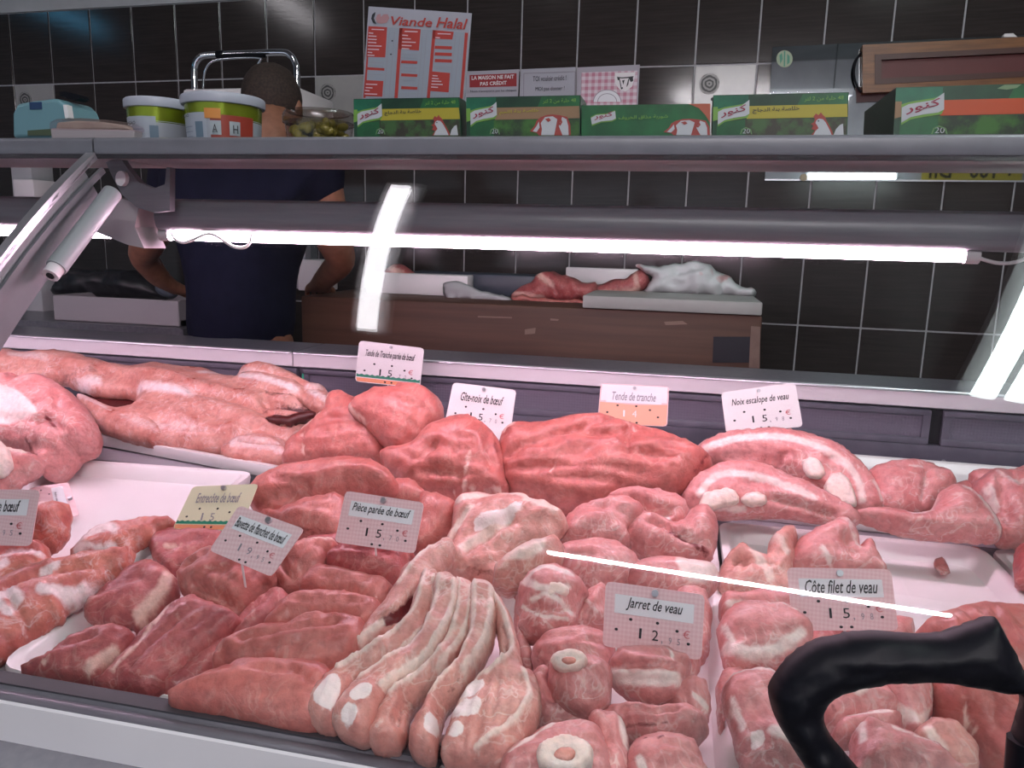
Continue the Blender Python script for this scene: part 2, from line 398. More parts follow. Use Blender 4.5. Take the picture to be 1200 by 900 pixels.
    org = pl.hit(cx, cy)
    if parent is None:
        me = bpy.data.meshes.new(name); me.from_pydata([tuple(v-org) for v in V], [], [tuple(int(i) for i in f) for f in FF])
        o = link(name, me, mt, None, Vector(org)); tag(o, label, cat, group)
    else:
        o = mesh_(name, V, FF, mt, parent); me = o.data
        if label: o['label'] = label
    me.polygons.foreach_set('use_smooth', [True]*len(me.polygons))
    for nm in ('fat', 'bone', 'dark'):
        al = me.attributes.new(nm, 'FLOAT', 'POINT'); v = np.zeros(len(V), np.float32); v[:len(P)] = at[nm]; v[len(P):] = at[nm][bi]*.7; al.data.foreach_set('value', v)
    me.update()
    o_plane[o.name] = pl
    return o
o_plane = {}
# ================================================================ the setting
WY, WM = 2.85, .03
WALL_A = -math.atan(WM)
WP = Plane((0, WY, 0), (-WM, -1, 0))
def wpx(x, y, off=0): return WP.hit(x, y, off)
wall = boxo('wall_back', (-7, 4.5, 0.004, .14, 0, 3.12), 'grout'); tag(wall, 'dark brown tiled wall behind the butcher with pale grout lines', kind='structure')
wall.location = (0, WY, 0); wall.rotation_euler = (0, 0, WALL_A)
m = noisy('dark_glazed_tile', (.030, .024, .023), (.042, .034, .032), 5, .12, (1, 1, 24), bmp=.10, spec=.4, dist=.001); M['tile'] = m
M['whitetile'] = noisy('pale_glazed_tile', (.36, .35, .345), (.41, .40, .385), 8, .2)
TW, TH, TX0, TZ0 = .2042, .2895, -1.0099*WY, 1.862
def tile_mesh(name, m):
    bm = bmesh.new(); box(bm, .0030, TW-.0030, 0, .006, .0030, TH-.0030, .0012, 1)
    me = bpy.data.meshes.new(name); bmesh.ops.recalc_face_normals(bm, faces=bm.faces); bm.to_mesh(me); bm.free(); me.materials.append(m); return me
tm, tmw = tile_mesh('tile', M['tile']), tile_mesh('pale_tile', M['whitetile'])
def rosette_mat():
    m = mat('grey_rosette', (.3, .3, .3), .4); N, L, b = nodes(m)
    tc = N.new('ShaderNodeTexCoord'); w = N.new('ShaderNodeTexWave'); w.wave_type = 'RINGS'; w.rings_direction = 'Y'
    w.inputs['Scale'].default_value = 26; w.inputs['Distortion'].default_value = 3; w.inputs['Detail'].default_value = 3; w.inputs['Detail Scale'].default_value = 2
    L.new(tc.outputs['Object'], w.inputs['Vector'])
    r = ramp(N, L, w.outputs['Fac'], [(.25, (.05, .05, .05)), (.7, (.30, .29, .28))]); L.new(r.outputs[0], b.inputs['Base Color']); return m
M['rosette'] = rosette_mat()
for c in range(-2, 22):
    for r in range(-5, 1):
        white = r == -1 and c in (0, 7, 14)
        o = bpy.data.objects.new('tile', tmw if white else tm); COL.objects.link(o); o.parent = wall
        o.location = (TX0+c*TW, -.001, TZ0+r*TH)
        if white:
            o['label'] = 'pale decorative tile with a round grey rosette'
            bm = bmesh.new(); bmesh.ops.create_circle(bm, cap_ends=True, radius=.034, segments=28)
            for v in bm.verts: v.co = Vector((v.co.x, 0, v.co.y))
            me = bpy.data.meshes.new('rosette'); bm.to_mesh(me); bm.free(); me.materials.append(M['rosette'])
            k = bpy.data.objects.new('rosette', me); COL.objects.link(k); k.parent = o; k.location = (.052, -.0006, TH-.062)
            bm = bmesh.new(); bmesh.ops.create_circle(bm, cap_ends=True, radius=.006, segments=12)
            for v in bm.verts: v.co = Vector((v.co.x, 0, v.co.y))
            me = bpy.data.meshes.new('dot'); bm.to_mesh(me); bm.free(); me.materials.append(M['ink'])
            k = bpy.data.objects.new('dot', me); COL.objects.link(k); k.parent = o; k.location = (.066, -.0006, TH-.112)
up = boxo('trim_1', (-7, 4.5, -.006, .004, 2.152, 3.12), 'plaster'); up.location = (0, WY, 0); up.rotation_euler = (0, 0, WALL_A); tag(up, 'pale painted wall above the dark tiles', kind='structure')
tag(boxo('floor', (-7, 4.5, -3.2, 3.2, -.05, 0), 'floor'), 'grey tiled shop floor', kind='structure')
tag(boxo('ceiling', (-7, 4.5, -3.2, 3.2, 3.12, 3.17), 'darkceiling'), 'dull ceiling of the shop', kind='structure')
tag(boxo('wall_left', (-7.1, -7, -3.2, 3.2, 0, 3.17), 'plaster'), 'pale side wall beyond the far end of the counter', kind='structure')
tag(boxo('wall_right', (4.5, 4.6, -3.2, 3.2, 0, 3.17), 'plaster'), 'pale side wall on the near side of the shop', kind='structure')
tag(boxo('wall_front', (.2, 4.5, -3.1, -3.0, 0, 3.17), 'plaster'), 'pale shop wall behind the customer', kind='structure')
tag(boxo('trim_2', (-7, .2, -3.1, -3.0, 1.95, 3.17), 'darkceiling'), 'unseen dark lintel added over an open front to shape the daylight', kind='structure')  # added out of view: keeps sky off the glass, lets low daylight in

# ceiling lamps -----------------------------------------------------------
def ceiling_lamp(a, b, label, tubes=(0,), m='lamp', wide=.14, z=3.0, hang=.0, tr=.018):
    a, b = Vector((*a, z)), Vector((*b, z)); c = (a+b)/2; d = (b-a).normalized(); w = Vector((-d.y, d.x, 0))
    t = empty('ceiling_light', c, label, 'light', 'fluorescent ceiling lights')
    bm = bmesh.new(); hl = (b-a).length/2+.03
    P = [c+d*s*hl+w*q*wide/2 for s, q in ((-1, -1), (1, -1), (1, 1), (-1, 1))]
    A = [bm.verts.new(p+Vector((0, 0, tr+.004))) for p in P]; B = [bm.verts.new(p+Vector((0, 0, tr+.05))) for p in P]
    bm.faces.new(A); bm.faces.new(B)
    for i in range(4): bm.faces.new((A[i], A[(i+1) % 4], B[(i+1) % 4], B[i]))
    bm_obj('housing', bm, 'whitepanel', t)
    for q in tubes: tubeo('tube', [a+w*q, b+w*q], tr, m, t)
    if hang:
        for s in (-.8, .8): tubeo('cord', [c+d*s*hl+Vector((0, 0, .05)), c+d*s*hl+Vector((0, 0, hang))], .004, 'ink', t, 6)
    return t
ceiling_lamp((-1.120, .33), (-1.005, 1.40), 'fluorescent ceiling light nearest the upright end of the counter glass', (-.018, .018), tr=.0195)
ceiling_lamp((.979, .12), (1.133, 1.35), 'twin cool white ceiling light towards the wooden frame', (-.05, .05), 'lampcool', .24, tr=.036)
ceiling_lamp((-.40, -.80), (.876, -.934), 'hanging fluorescent light running along the counter behind the customer', (0,), 'lampnear', z=2.4, hang=.7, tr=.0075, wide=.08)
ceiling_lamp((-3.4, -.5), (-3.2, .7), 'fluorescent ceiling light over the far part of the counter', (-.05, .05))
ceiling_lamp((-5.4, -.3), (-5.2, .9), 'blue tinted ceiling light near the far side wall', (0,), 'lampblue')
ceiling_lamp((3.0, -1.2), (3.1, .1), 'added unseen fill light near the side wall, built as a ceiling light', (-.05, .05))  # extra lamp added out of view to fill the shop with light
# what the mirror shows on the opposite wall
t = empty('wall_lamp', (1.3, -2.95, 2.0), 'short bright strip lamp on the wall behind the customer', 'light')
boxo('housing', (.78, 1.62, -2.995, -2.95, 1.965, 2.05), 'whitepanel', t); tubeo('tube', [(.8, -2.93, 1.99), (1.6, -2.93, 1.99)], .03, 'lampcool', t)
yb = mat('yellow_sign', (.72, .60, .08), .4)
t = empty('yellow_sign', (2.25, -2.99, 2.0), 'yellow price sign with red and black print on the wall behind the customer', 'sign')
boxo('panel', (1.85, 2.72, -3.0, -2.985, 1.94, 2.3), yb, t)
for body, x0 in (('+', 2.66), ('100', 2.52), ('Dh', 2.12)):
    me = text_mesh(body, 0, .02)
    for v in me.vertices: v.co = Vector(local(t, (x0-v.co.x*.17, -2.983, 1.985+v.co.y*.2)))
    me.materials.clear(); link('lettering', me, 'ink', t)

# ================================================================ the refrigerated counter
XL, XR, XJ = -2.3, 1.3, -.81
case = empty('display_counter', (0, 1.0, 0), 'long refrigerated butcher counter with curved glass, grey top shelf and white panels', 'counter')
boxo('body', (XL, XR, .56, 1.76, .08, .80), 'whitepanel', case)
boxo('plinth', (XL, XR, .62, 1.70, 0, .08), 'rubber', case)
boxo('deck', (XL, XR, .535, 1.17, .795, .812), 'steel', case)
boxo('rear_deck', (XL, XR, 1.158, 1.60, .80, .843), 'steel', case)
extrude_x('front_panel', [(.4900, .8555), (.4885, .8535), (.4880, .81), (.4880, .30), (.56, .30), (.56, .80), (.495, .845)], XL, XR, 'whitepanel', case)
extrude_x('bumper', [(.490, .8185), (.462, .810), (.450, .800), (.447, .74), (.452, .735), (.490, .735)], XL, XR, 'rubber', case)
extrude_x('bumper_groove', [(.4500, .786), (.4472, .784), (.4472, .779), (.4492, .777)], XL, XR, 'darkgap', case)
RP = [(.524, .838), (.524, .855), (.522, .8575), (.512, .8575), (.506, .8565), (.5035, .8545), (.502, .8562), (.498, .8565), (.493, .8555), (.4905, .8535), (.4915, .838)]
for a, b in ((XL, -.1625), (-.1555, XR)):
    extrude_x('front_rail', RP, a, b, 'rail', case, autos=50)
boxo('rail_dark_strip', (XL, XR, .5075, .5235, .856, .8585), mat('dark_rail_top', (.045, .043, .052), .6), case)  # added dark strip, holds down the tube-lit top of the rail
bm = bmesh.new(); box(bm, -.1622, -.1558, .493, .523, .838, .851, .002); bm_obj('rail_joint', bm, 'trimwhite', case)
tubeo('joint_screw', [(-.159, .500, .850), (-.159, .498, .8535)], .003, 'darkgap', case, 10)
# curved glass on the circle that the end frame shows
GC, GR = (1.788, .199), 1.4285
def gp(r, a): return (GC[0]+r*math.cos(a), GC[1]+r*math.sin(a))
A0 = math.atan2(.857-.199, .52-1.788); A1 = math.atan2(1.352-.199, .951-1.788)
def arc_strip(r0, r1, a0, a1, n=40):
    return [gp(r0, a0+(a1-a0)*i/n) for i in range(n+1)]+[gp(r1, a1+(a0-a1)*i/n) for i in range(n+1)]
for a, b in ((XL, XJ-.008), (XJ+.004, XR)):
    extrude_x('glass_pane', arc_strip(GR, GR-.006, A0, A1), a, b, 'glass', case, autos=40)
M['endframe'] = noisy('grey_satin_frame', (.17, .17, .19), (.20, .20, .22), 20, .5)
extrude_x('end_frame', arc_strip(GR-.007, GR-.068, A0, A1+.02), XJ-.012, XJ, 'endframe', case, autos=40)
extrude_x('frame_rib', arc_strip(GR-.020, GR-.028, A0, A1), XJ, XJ+.005, 'endframe', case, autos=40)
extrude_x('frame_edge', arc_strip(GR+.003, GR-.007, A0, A1), XJ-.010, XJ+.004, 'alu', case, autos=40)
# top shelf in two lengths, with its underside
SP = [(1.13, 1.356), (1.13, 1.378), (.955, 1.378), (.951, 1.376), (.950, 1.373), (.950, 1.359), (.951, 1.356)]
for i, (a, b) in enumerate(((XL, XJ-.0015), (XJ+.0015, XR))):
    extrude_x('top_shelf', SP, a, b, 'shelfgrey', case, autos=50)
    extrude_x('shelf_underside', [(.957, 1.3535), (1.13, 1.3535), (1.13, 1.356), (.957, 1.356)], a, b, 'underside', case)
    extrude_x('shelf_gasket', [(.9515, 1.350), (.957, 1.350), (.957, 1.356), (.9515, 1.356)], a, b, 'darkgap', case)
boxo('shelf_joint', (XJ-.0015, XJ+.0015, .953, 1.128, 1.358, 1.374), 'darkgap', case)
# light housing and its tubes
HP = [(1.10, 1.300), (1.05, 1.302), (1.036, 1.296), (1.029, 1.284), (1.028, 1.272), (1.031, 1.262), (1.036, 1.256), (1.046, 1.254), (1.062, 1.256), (1.095, 1.262), (1.105, 1.28)]
M['housing'] = noisy('grey_light_housing', (.125, .12, .14), (.15, .145, .165), 12, .35, (1, 20, 20))
for a, b, ta, tb in ((XJ+.03, XR, XJ+.035, .335), (XL, XJ-.03, XL+.1, XJ-.04)):
    extrude_x('light_housing', HP, a, b, 'housing', case, autos=40)
    tubeo('light_tube', [(ta, 1.047, 1.2475), (tb, 1.047, 1.2475)], .0068, 'casetube', case, 12)
    for x in (ta, tb): tubeo('tube_holder', [(x-.008, 1.047, 1.2485), (x+.008, 1.047, 1.2485)], .0095, 'underside', case, 10)
PB = Plane((0, 1.0, 0), (0, -1, 0))
br = [(124, 190), (140, 184), (150, 198), (163, 214), (180, 221), (193, 216), (195, 196), (199, 196), (199, 247), (180, 249), (160, 243), (143, 228), (131, 206)]
prism('shelf_bracket', [PB.hit(x, y) for x, y in br], (0, -1, 0), .012, 'housing', case)
prism('bracket_boss', [Plane((0, .992, 0), (0, -1, 0)).hit(141+6*math.cos(a)*1.0, 209+9*math.sin(a)) for a in np.linspace(0, 6.0, 12)], (0, -1, 0), .012, 'trimwhite', case)
ec = [(112, 272), (137, 231), (163, 239), (158, 266), (169, 291), (150, 287)]
prism('housing_end_cap', [Plane((0, 1.02, 0), (0, -1, 0)).hit(x, y) for x, y in ec], (0, -1, 0), .05, 'underside', case)
s0, s1 = np.array([XJ+.022, .955, 1.304]), np.array([XJ+.022, .845, 1.2035]); dd = (s1-s0)/np.linalg.norm(s1-s0)
st = tubeo('glass_strut', [s0, s1], .0128, mat('strut_grey', (.34, .36, .38), .45), case, 18)
tubeo('strut_end', [s1, s1+dd*.014], .0105, 'trimwhite', case, 16)
tubeo('strut_screw', [s1+dd*.0135, s1+dd*.0155], .005, 'darkgap', case, 10)
# pale wire hanging from the tube
wp = [(201, 272), (205, 280), (215, 284), (228, 280), (240, 275), (250, 275), (262, 282), (274, 289), (286, 290), (293, 284), (295, 274)]
WPL = Plane((0, 1.04, 0), (0, -1, 0))
tubeo('lamp_wire', [WPL.hit(x, y) for x, y in smooth_poly(wp, n=4, closed=False)], .0024, 'pinwhite', case, 8)
wp = [(1140, 299), (1152, 304), (1168, 308), (1185, 308), (1200, 304), (1215, 296)]
tubeo('lamp_wire', [WPL.hit(x, y) for x, y in smooth_poly(wp, n=4, closed=False)], .0022, 'underside', case, 8)
# rear sill, grilles and back lining
for a, b in ((XL, -.872), (-.868, XR)):
    extrude_x('rear_sill', [(1.600, .958), (1.600, .986), (1.606, .988), (1.62, .988), (1.62, .955), (1.606, .955)], a, b, 'trimwhite', case)
    extrude_x('sill_edge', [(1.597, .9865), (1.597, .9895), (1.600, .9925), (1.606, .9925), (1.606, .9865)], a, b, 'alu', case, autos=60)
    extrude_x('rear_worktop', [(1.606, .985), (1.606, .991), (1.76, .991), (1.76, .96), (1.62, .96), (1.62, .985)], a, b, 'worktop', case)
boxo('back_lining', (XL, XR, 1.612, 1.64, .80, .958), 'purpledark', case)
def perf():
    m = mat('perforated_grey', (.2, .18, .24), .45); N, L, b = nodes(m)
    tc = N.new('ShaderNodeTexCoord'); v = N.new('ShaderNodeTexVoronoi'); v.inputs['Scale'].default_value = 170; v.inputs['Randomness'].default_value = .12
    L.new(tc.outputs['Object'], v.inputs['Vector'])
    r = ramp(N, L, v.outputs['Distance'], [(.28, (.03, .025, .04)), (.42, (.15, .135, .18))]); L.new(r.outputs[0], b.inputs['Base Color']); bump(N, L, b, v.outputs['Distance'], .5, .003); return m
M['perf'] = perf()
for a, b in ((XL, -.86), (-.845, .478), (.500, XR)):
    boxo('air_grille', (a+.012, b-.012, 1.603, 1.612, .896, .944), 'perf', case)
    for z0, z1 in ((.884, .898), (.942, .953)): boxo('grille_frame', (a, b, 1.596, 1.612, z0, z1), 'purpledark', case, .002)
    for x0, x1 in ((a, a+.014), (b-.014, b)): boxo('grille_frame', (x0, x1, 1.598, 1.612, .896, .944), 'purpledark', case)
boxo('grille_gap', (.478, .500, 1.606, 1.6125, .886, .953), 'darkgap', case)
boxo('lower_lining', (XL, XR, 1.592, 1.612, .843, .884), 'purpledark', case)
sp = onY(1106, 541, 1.59); tubeo('screw', [sp, sp+np.array([0, .004, 0])], .004, 'alu', case, 10)

# trays ---------------------------------------------------------------------
def tray(c, rim, label, dep=.028, m='tray', lip=.011, name='food_tray', r=.03):
    c = [np.array(p, float) for p in c]; ctr = sum(c)/4
    t = bpy.data.objects.new(name, None)
    def ring(ins, z, rad):
        Q = []
        n = 4
        for i in range(4):                     # inset corner
            p, a, b = c[i], c[i-1], c[(i+1) % 4]; u = (a-p)/np.linalg.norm(a-p); v = (b-p)/np.linalg.norm(b-p)
            q = p+(u+v)*ins
            for k in range(5):
                w = k/4; Q.append((*((1-w)**2*(q+u*rad)+2*w*(1-w)*q+w*w*(q+v*rad)), z))
        return Q
    R = [ring(.004, rim-dep, r), ring(0, rim-.004, r), ring(.001, rim, r), ring(lip, rim, r*.9), ring(lip+.003, rim-.003, r*.9), ring(lip+.010, rim-dep+.004, r*.8), ring(lip+.016, rim-dep+.002, r*.7)]
    bm = bmesh.new(); rv = [[bm.verts.new(Vector(p)-Vector((*ctr, rim-dep))) for p in q] for q in R]
    for a, b in zip(rv, rv[1:]):
        for i in range(20): bm.faces.new((a[i], a[(i+1) % 20], b[(i+1) % 20], b[i]))
    bm.faces.new(rv[-1]); bm.faces.new(rv[0][::-1])
    o = bm_obj(name, bm, m, None, autos=50); o.location = (*ctr, rim-dep)
    return tag(o, label, 'tray', 'white food trays in the counter')
tray([(-1.075, 1.12), (-.70, 1.15), (-.620, .543), (-.995, .540)], .852, 'white food tray at the far end of the front row, turned a little')
tray([(-.690, 1.15), (-.338, 1.15), (-.333, .543), (-.613, .543)], .846, 'white food tray under the dark red beef steaks')
tray([(-.331, 1.15), (.064, 1.15), (.071, .543), (-.327, .543)], .846, 'white food tray under the veal breast slices and shanks')
tray([(.069, 1.15), (.431, 1.15), (.436, .543), (.076, .543)], .846, 'white food tray under the veal chops, nearly empty at its back')
tray([(.437, 1.15), (.80, 1.15), (.80, .543), (.441, .543)], .846, 'white food tray under the cart handle side, mostly out of view')
tray([(-1.25, 1.51), (-.55, 1.36), (-.60, 1.124), (-1.30, 1.275)], .868, 'shallow white tray under the long lamb carcass', .022)
tray([(-.47, 1.53), (.08, 1.53), (.08, 1.17), (-.47, 1.17)], .864, 'shallow white tray under the beef roasts in the rear row', .02)
tray([(.10, 1.56), (.88, 1.56), (.88, 1.17), (.10, 1.17)], .864, 'shallow white tray under the veal pieces in the rear row', .02)
# ================================================================ things on the wall
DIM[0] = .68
def sheet(name, px, m, label, cat, off=.006, th=.002, pl=WP, loc=None, group=None):
    P = [pl.hit(x, y, off) for x, y in px]; c = np.mean(P, 0)
    t = empty(name, c, label, cat, group); prism('panel' if cat != 'notice' else 'paper', P, pl.n, th, m, t); return t
M['mirror'] = mat('mirror', (.80, .86, .90), .02, 1.0)
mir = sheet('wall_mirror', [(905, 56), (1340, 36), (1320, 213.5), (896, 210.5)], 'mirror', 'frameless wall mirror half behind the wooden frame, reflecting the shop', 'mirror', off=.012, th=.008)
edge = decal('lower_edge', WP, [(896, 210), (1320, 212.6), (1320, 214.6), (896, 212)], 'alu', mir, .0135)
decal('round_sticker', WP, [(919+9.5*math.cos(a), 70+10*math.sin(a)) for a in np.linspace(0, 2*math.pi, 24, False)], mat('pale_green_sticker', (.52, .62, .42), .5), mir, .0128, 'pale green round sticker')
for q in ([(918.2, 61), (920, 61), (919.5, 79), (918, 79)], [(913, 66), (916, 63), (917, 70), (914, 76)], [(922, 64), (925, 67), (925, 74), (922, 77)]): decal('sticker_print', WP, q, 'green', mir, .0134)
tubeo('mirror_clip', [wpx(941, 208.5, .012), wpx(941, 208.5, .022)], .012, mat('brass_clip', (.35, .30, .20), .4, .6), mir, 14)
SP_ = Plane(wpx(1100, 80, .05), WP.n)
wood = noisy('varnished_wood', (.22, .075, .020), (.34, .13, .035), 9, .35, (1, 14, 14))
fr = empty('wooden_frame', SP_.hit(1180, 80), 'long varnished wooden frame with a dark red panel, hung over the mirror', 'frame')
def quad3(pl, a, off): return [pl.hit(x, y, off) for x, y in a]
FO = [(1011, 52.5), (1345, 36), (1345, 92), (1011, 109)]; FI = [(1029, 67.5), (1325, 53), (1325, 80), (1029, 95)]
for k in range(4):
    j = (k+1) % 4
    prism('frame_rail', quad3(SP_, [FO[k], FO[j], FI[j], FI[k]], .0), WP.n, .03, wood, fr)
FM = [(1025, 64), (1329, 49), (1329, 84), (1025, 99)]
darkw = mat('dark_wood_lip', (.09, .02, .012), .4)
for k in range(4):
    j = (k+1) % 4
    prism('inner_lip', quad3(SP_, [FM[k], FM[j], [(1033, 70), (1321, 56), (1321, 77), (1033, 92)][j], [(1033, 70), (1321, 56), (1321, 77), (1033, 92)][k]], .002), WP.n, .02, darkw, fr)
prism('red_panel', quad3(SP_, FI, -.012), WP.n, .012, noisy('dark_red_panel', (.14, .012, .014), (.17, .018, .018), 6, .45), fr)
prism('back_board', quad3(SP_, [(1005, 100), (1330, 84), (1330, 101), (1006, 118)], -.031), WP.n, .012, mat('maroon_board', (.09, .02, .022), .5), fr)
tubeo('loop_cord', [SP_.hit(x, y, -.02) for x, y in smooth_poly([(1014, 57), (1006, 66), (1002, 80), (1003, 92), (1008, 104), (1012, 106)], n=4, closed=False)], .0035, 'black', fr, 8)
prism('pale_tag', quad3(SP_, [(1176, 43), (1178, 39), (1188, 38.5), (1193, 43)], -.004), WP.n, .02, 'card', fr)
# three notices
NG = 'paper notices on the tiles'
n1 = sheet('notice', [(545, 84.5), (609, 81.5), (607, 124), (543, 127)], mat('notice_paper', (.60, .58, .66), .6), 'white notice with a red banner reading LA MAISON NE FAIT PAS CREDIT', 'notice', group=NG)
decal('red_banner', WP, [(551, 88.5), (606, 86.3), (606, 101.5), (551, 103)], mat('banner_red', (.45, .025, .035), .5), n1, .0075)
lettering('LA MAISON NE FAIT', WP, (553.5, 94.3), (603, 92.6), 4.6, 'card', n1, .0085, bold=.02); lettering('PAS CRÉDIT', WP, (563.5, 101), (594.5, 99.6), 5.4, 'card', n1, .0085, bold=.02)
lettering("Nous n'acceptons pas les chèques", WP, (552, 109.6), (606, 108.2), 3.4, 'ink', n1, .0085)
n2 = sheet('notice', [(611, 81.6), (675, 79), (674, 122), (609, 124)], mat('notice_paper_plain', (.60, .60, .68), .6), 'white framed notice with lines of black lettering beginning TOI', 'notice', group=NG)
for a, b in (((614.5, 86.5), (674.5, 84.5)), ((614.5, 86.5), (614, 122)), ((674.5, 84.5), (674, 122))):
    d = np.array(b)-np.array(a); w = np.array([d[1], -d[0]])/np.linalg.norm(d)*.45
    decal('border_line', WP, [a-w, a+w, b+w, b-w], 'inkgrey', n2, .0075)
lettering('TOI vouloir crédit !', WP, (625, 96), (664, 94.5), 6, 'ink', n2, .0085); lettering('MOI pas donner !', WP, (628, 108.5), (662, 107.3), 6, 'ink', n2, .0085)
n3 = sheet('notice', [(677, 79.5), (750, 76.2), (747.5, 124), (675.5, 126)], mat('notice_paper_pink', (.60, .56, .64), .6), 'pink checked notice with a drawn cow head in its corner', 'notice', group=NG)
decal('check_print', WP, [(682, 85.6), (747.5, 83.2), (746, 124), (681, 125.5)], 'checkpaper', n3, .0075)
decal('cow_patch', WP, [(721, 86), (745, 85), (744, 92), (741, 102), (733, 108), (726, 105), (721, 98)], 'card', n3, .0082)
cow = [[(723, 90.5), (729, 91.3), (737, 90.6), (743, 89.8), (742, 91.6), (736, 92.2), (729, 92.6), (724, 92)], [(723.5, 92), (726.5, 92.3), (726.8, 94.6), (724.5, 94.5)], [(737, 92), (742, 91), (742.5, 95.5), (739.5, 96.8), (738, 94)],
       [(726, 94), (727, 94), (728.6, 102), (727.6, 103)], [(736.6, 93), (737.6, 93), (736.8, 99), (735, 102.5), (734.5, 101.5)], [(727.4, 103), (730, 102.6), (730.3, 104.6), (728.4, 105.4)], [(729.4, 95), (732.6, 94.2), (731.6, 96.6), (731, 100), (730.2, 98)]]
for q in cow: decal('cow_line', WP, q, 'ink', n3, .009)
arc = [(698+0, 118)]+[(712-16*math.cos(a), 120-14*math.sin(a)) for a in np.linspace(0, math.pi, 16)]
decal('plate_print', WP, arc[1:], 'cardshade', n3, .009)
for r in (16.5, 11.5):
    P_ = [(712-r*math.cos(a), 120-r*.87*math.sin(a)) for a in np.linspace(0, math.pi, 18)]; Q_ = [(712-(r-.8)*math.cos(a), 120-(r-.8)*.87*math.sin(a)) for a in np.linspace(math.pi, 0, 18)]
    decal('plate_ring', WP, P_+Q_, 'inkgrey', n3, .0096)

# ================================================================ behind the counter
YB = 2.15
wd = noisy('worn_chopping_wood', (.10, .042, .026), (.16, .072, .045), 6, .6, (.25, 2, 6), bmp=.2)
bz = onY(800, 366, YB)[2]; bx1 = onY(893, 380, YB)[0]; bx0 = onY(352, 350, YB)[0]
blk = empty('butcher_block', ((bx0+bx1)/2, YB+.3, 0), 'heavy worn wooden butcher block with scuffed front against the tiles', 'worktable')
boxo('block', (bx0, bx1, YB, YB+.58, bz-.33, bz), wd, blk, .008)
for x in (bx0+.06, bx1-.06):
    for y in (YB+.06, YB+.52): boxo('leg', (x-.045, x+.045, y-.045, y+.045, 0, bz-.33), wd, blk)
BP = Plane((0, YB, 0), (0, -1, 0))
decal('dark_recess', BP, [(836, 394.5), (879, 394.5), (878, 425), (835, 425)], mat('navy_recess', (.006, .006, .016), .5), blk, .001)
decal('worn_corner', BP, [(880, 382), (891, 383), (890, 440), (877, 440)], noisy('bare_wood', (.24, .15, .12), (.30, .20, .16), 20, .7), blk, .0012)
for q in ([(615, 386), (628, 384), (627, 391), (615, 392)], [(560, 370), (600, 371.5), (600, 373), (560, 372)], [(778, 377), (800, 376), (806, 380), (780, 381)], [(645, 373), (655, 374), (654, 376), (645, 375.5)]): decal('scuff', BP, q, mat('scuff', (.34, .22, .17), .7), blk, .0013)
# cutting board, meats, parcel on the block
def onblock(x, y, Y): return onY(x, y, Y)
bp = [onY(684, 348, YB+.01), onY(893, 354, YB+.01)]
board = boxo('cutting_board', (bp[0][0], bp[1][0], YB-.012, YB+.42, bz+.001, bz+.036), noisy('worn_white_board', (.52, .53, .50), (.60, .61, .58), 9, .5), None, .004)
tag(board, 'thick white plastic cutting board on the near end of the butcher block', 'cutting board')
b2 = boxo('cutting_board', (onY(664, 320, YB+.5)[0], onY(748, 320, YB+.5)[0], YB+.48, YB+.505, bz+.001, onY(700, 314, YB+.49)[2]), 'tray', None, .004)
tag(b2, 'white board standing on edge behind the meats on the butcher block', 'cutting board')
BG = 'meat waiting on the butcher block'
def fcut(name, px, Y, th, m, label, **k):        # stands up from the block: outline on an upright plane
    return cut(name, px, 0, th, m, label, plane=Plane((0, Y, 0), (0, -1, .15)), group=BG, grid=k.pop('grid', 4), **k)
fcut('meat_trimmings', [(443, 345), (444, 330), (450, 318), (462, 310), (475, 312), (486, 320), (496, 330), (497, 338), (485, 345), (465, 347)], YB+.12, .05, M['darkbeef'], 'heap of dark red trimmings at the far end of the butcher block',
     fat=[([(462, 315), (475, 322)], 4), ([(450, 335), (465, 340)], 3)], crease=[([(470, 315), (474, 340)], 3, .4)], amp=.3)
fcut('shoulder_joint', [(602, 352), (604, 340), (622, 330), (632, 320), (645, 318), (664, 324), (690, 331), (700, 334), (700, 350), (680, 353), (640, 355)], YB+.10, .06, M['darkbeef'], 'knobbly raw shoulder joint lying in front of the cutting board',
     fat=[([(632, 322), (650, 335)], 4), ([(604, 345), (640, 350)], 3)], crease=[([(640, 325), (655, 345)], 3, .5), ([(665, 328), (672, 350)], 3, .4)], amp=.25)
fcut('shank_joint', [(692, 346), (694, 337), (710, 331), (735, 325), (750, 316), (760, 324), (759, 336), (745, 345), (715, 348)], YB+.14, .035, M['darkbeef'], 'raw shank joint with pale sinew lying on the cutting board',
     fat=[([(700, 344), (745, 342)], 3.5), ([(744, 318), (748, 340)], 3.5)], amp=.2)
fcut('meat_strip', [(600, 352), (612, 346), (640, 350), (690, 352), (684, 357), (630, 357)], YB+.04, .025, M['beef'], 'flat red strip of meat hanging at the front edge of the butcher block', amp=.2, grid=3)
pp = noisy('printed_wrap', (.62, .66, .66), (.72, .76, .75), 14, .5)
N, L, b = nodes(pp); n = noise_node(N, L, 16, 2); r = ramp(N, L, n.outputs[0], [(.62, (.66, .70, .70)), (.70, (.68, .42, .42))]); L.new(r.outputs[0], b.inputs['Base Color'])
o = fcut('wrapped_parcel', [(745, 311), (770, 312), (800, 308), (828, 309), (848, 321), (862, 332), (874, 336), (885, 337), (884, 350), (850, 349), (800, 346), (755, 345), (757, 336), (764, 325)], YB+.14, .07, pp, 'parcel in white butcher paper printed with faint pink marks', amp=.35, rnd=.5,
     crease=[([(760, 330), (820, 315)], 3, .3), ([(850, 325), (845, 345)], 3, .35), ([(865, 335), (868, 348)], 2, .3)]); o['category'] = 'parcel'; del o['group']
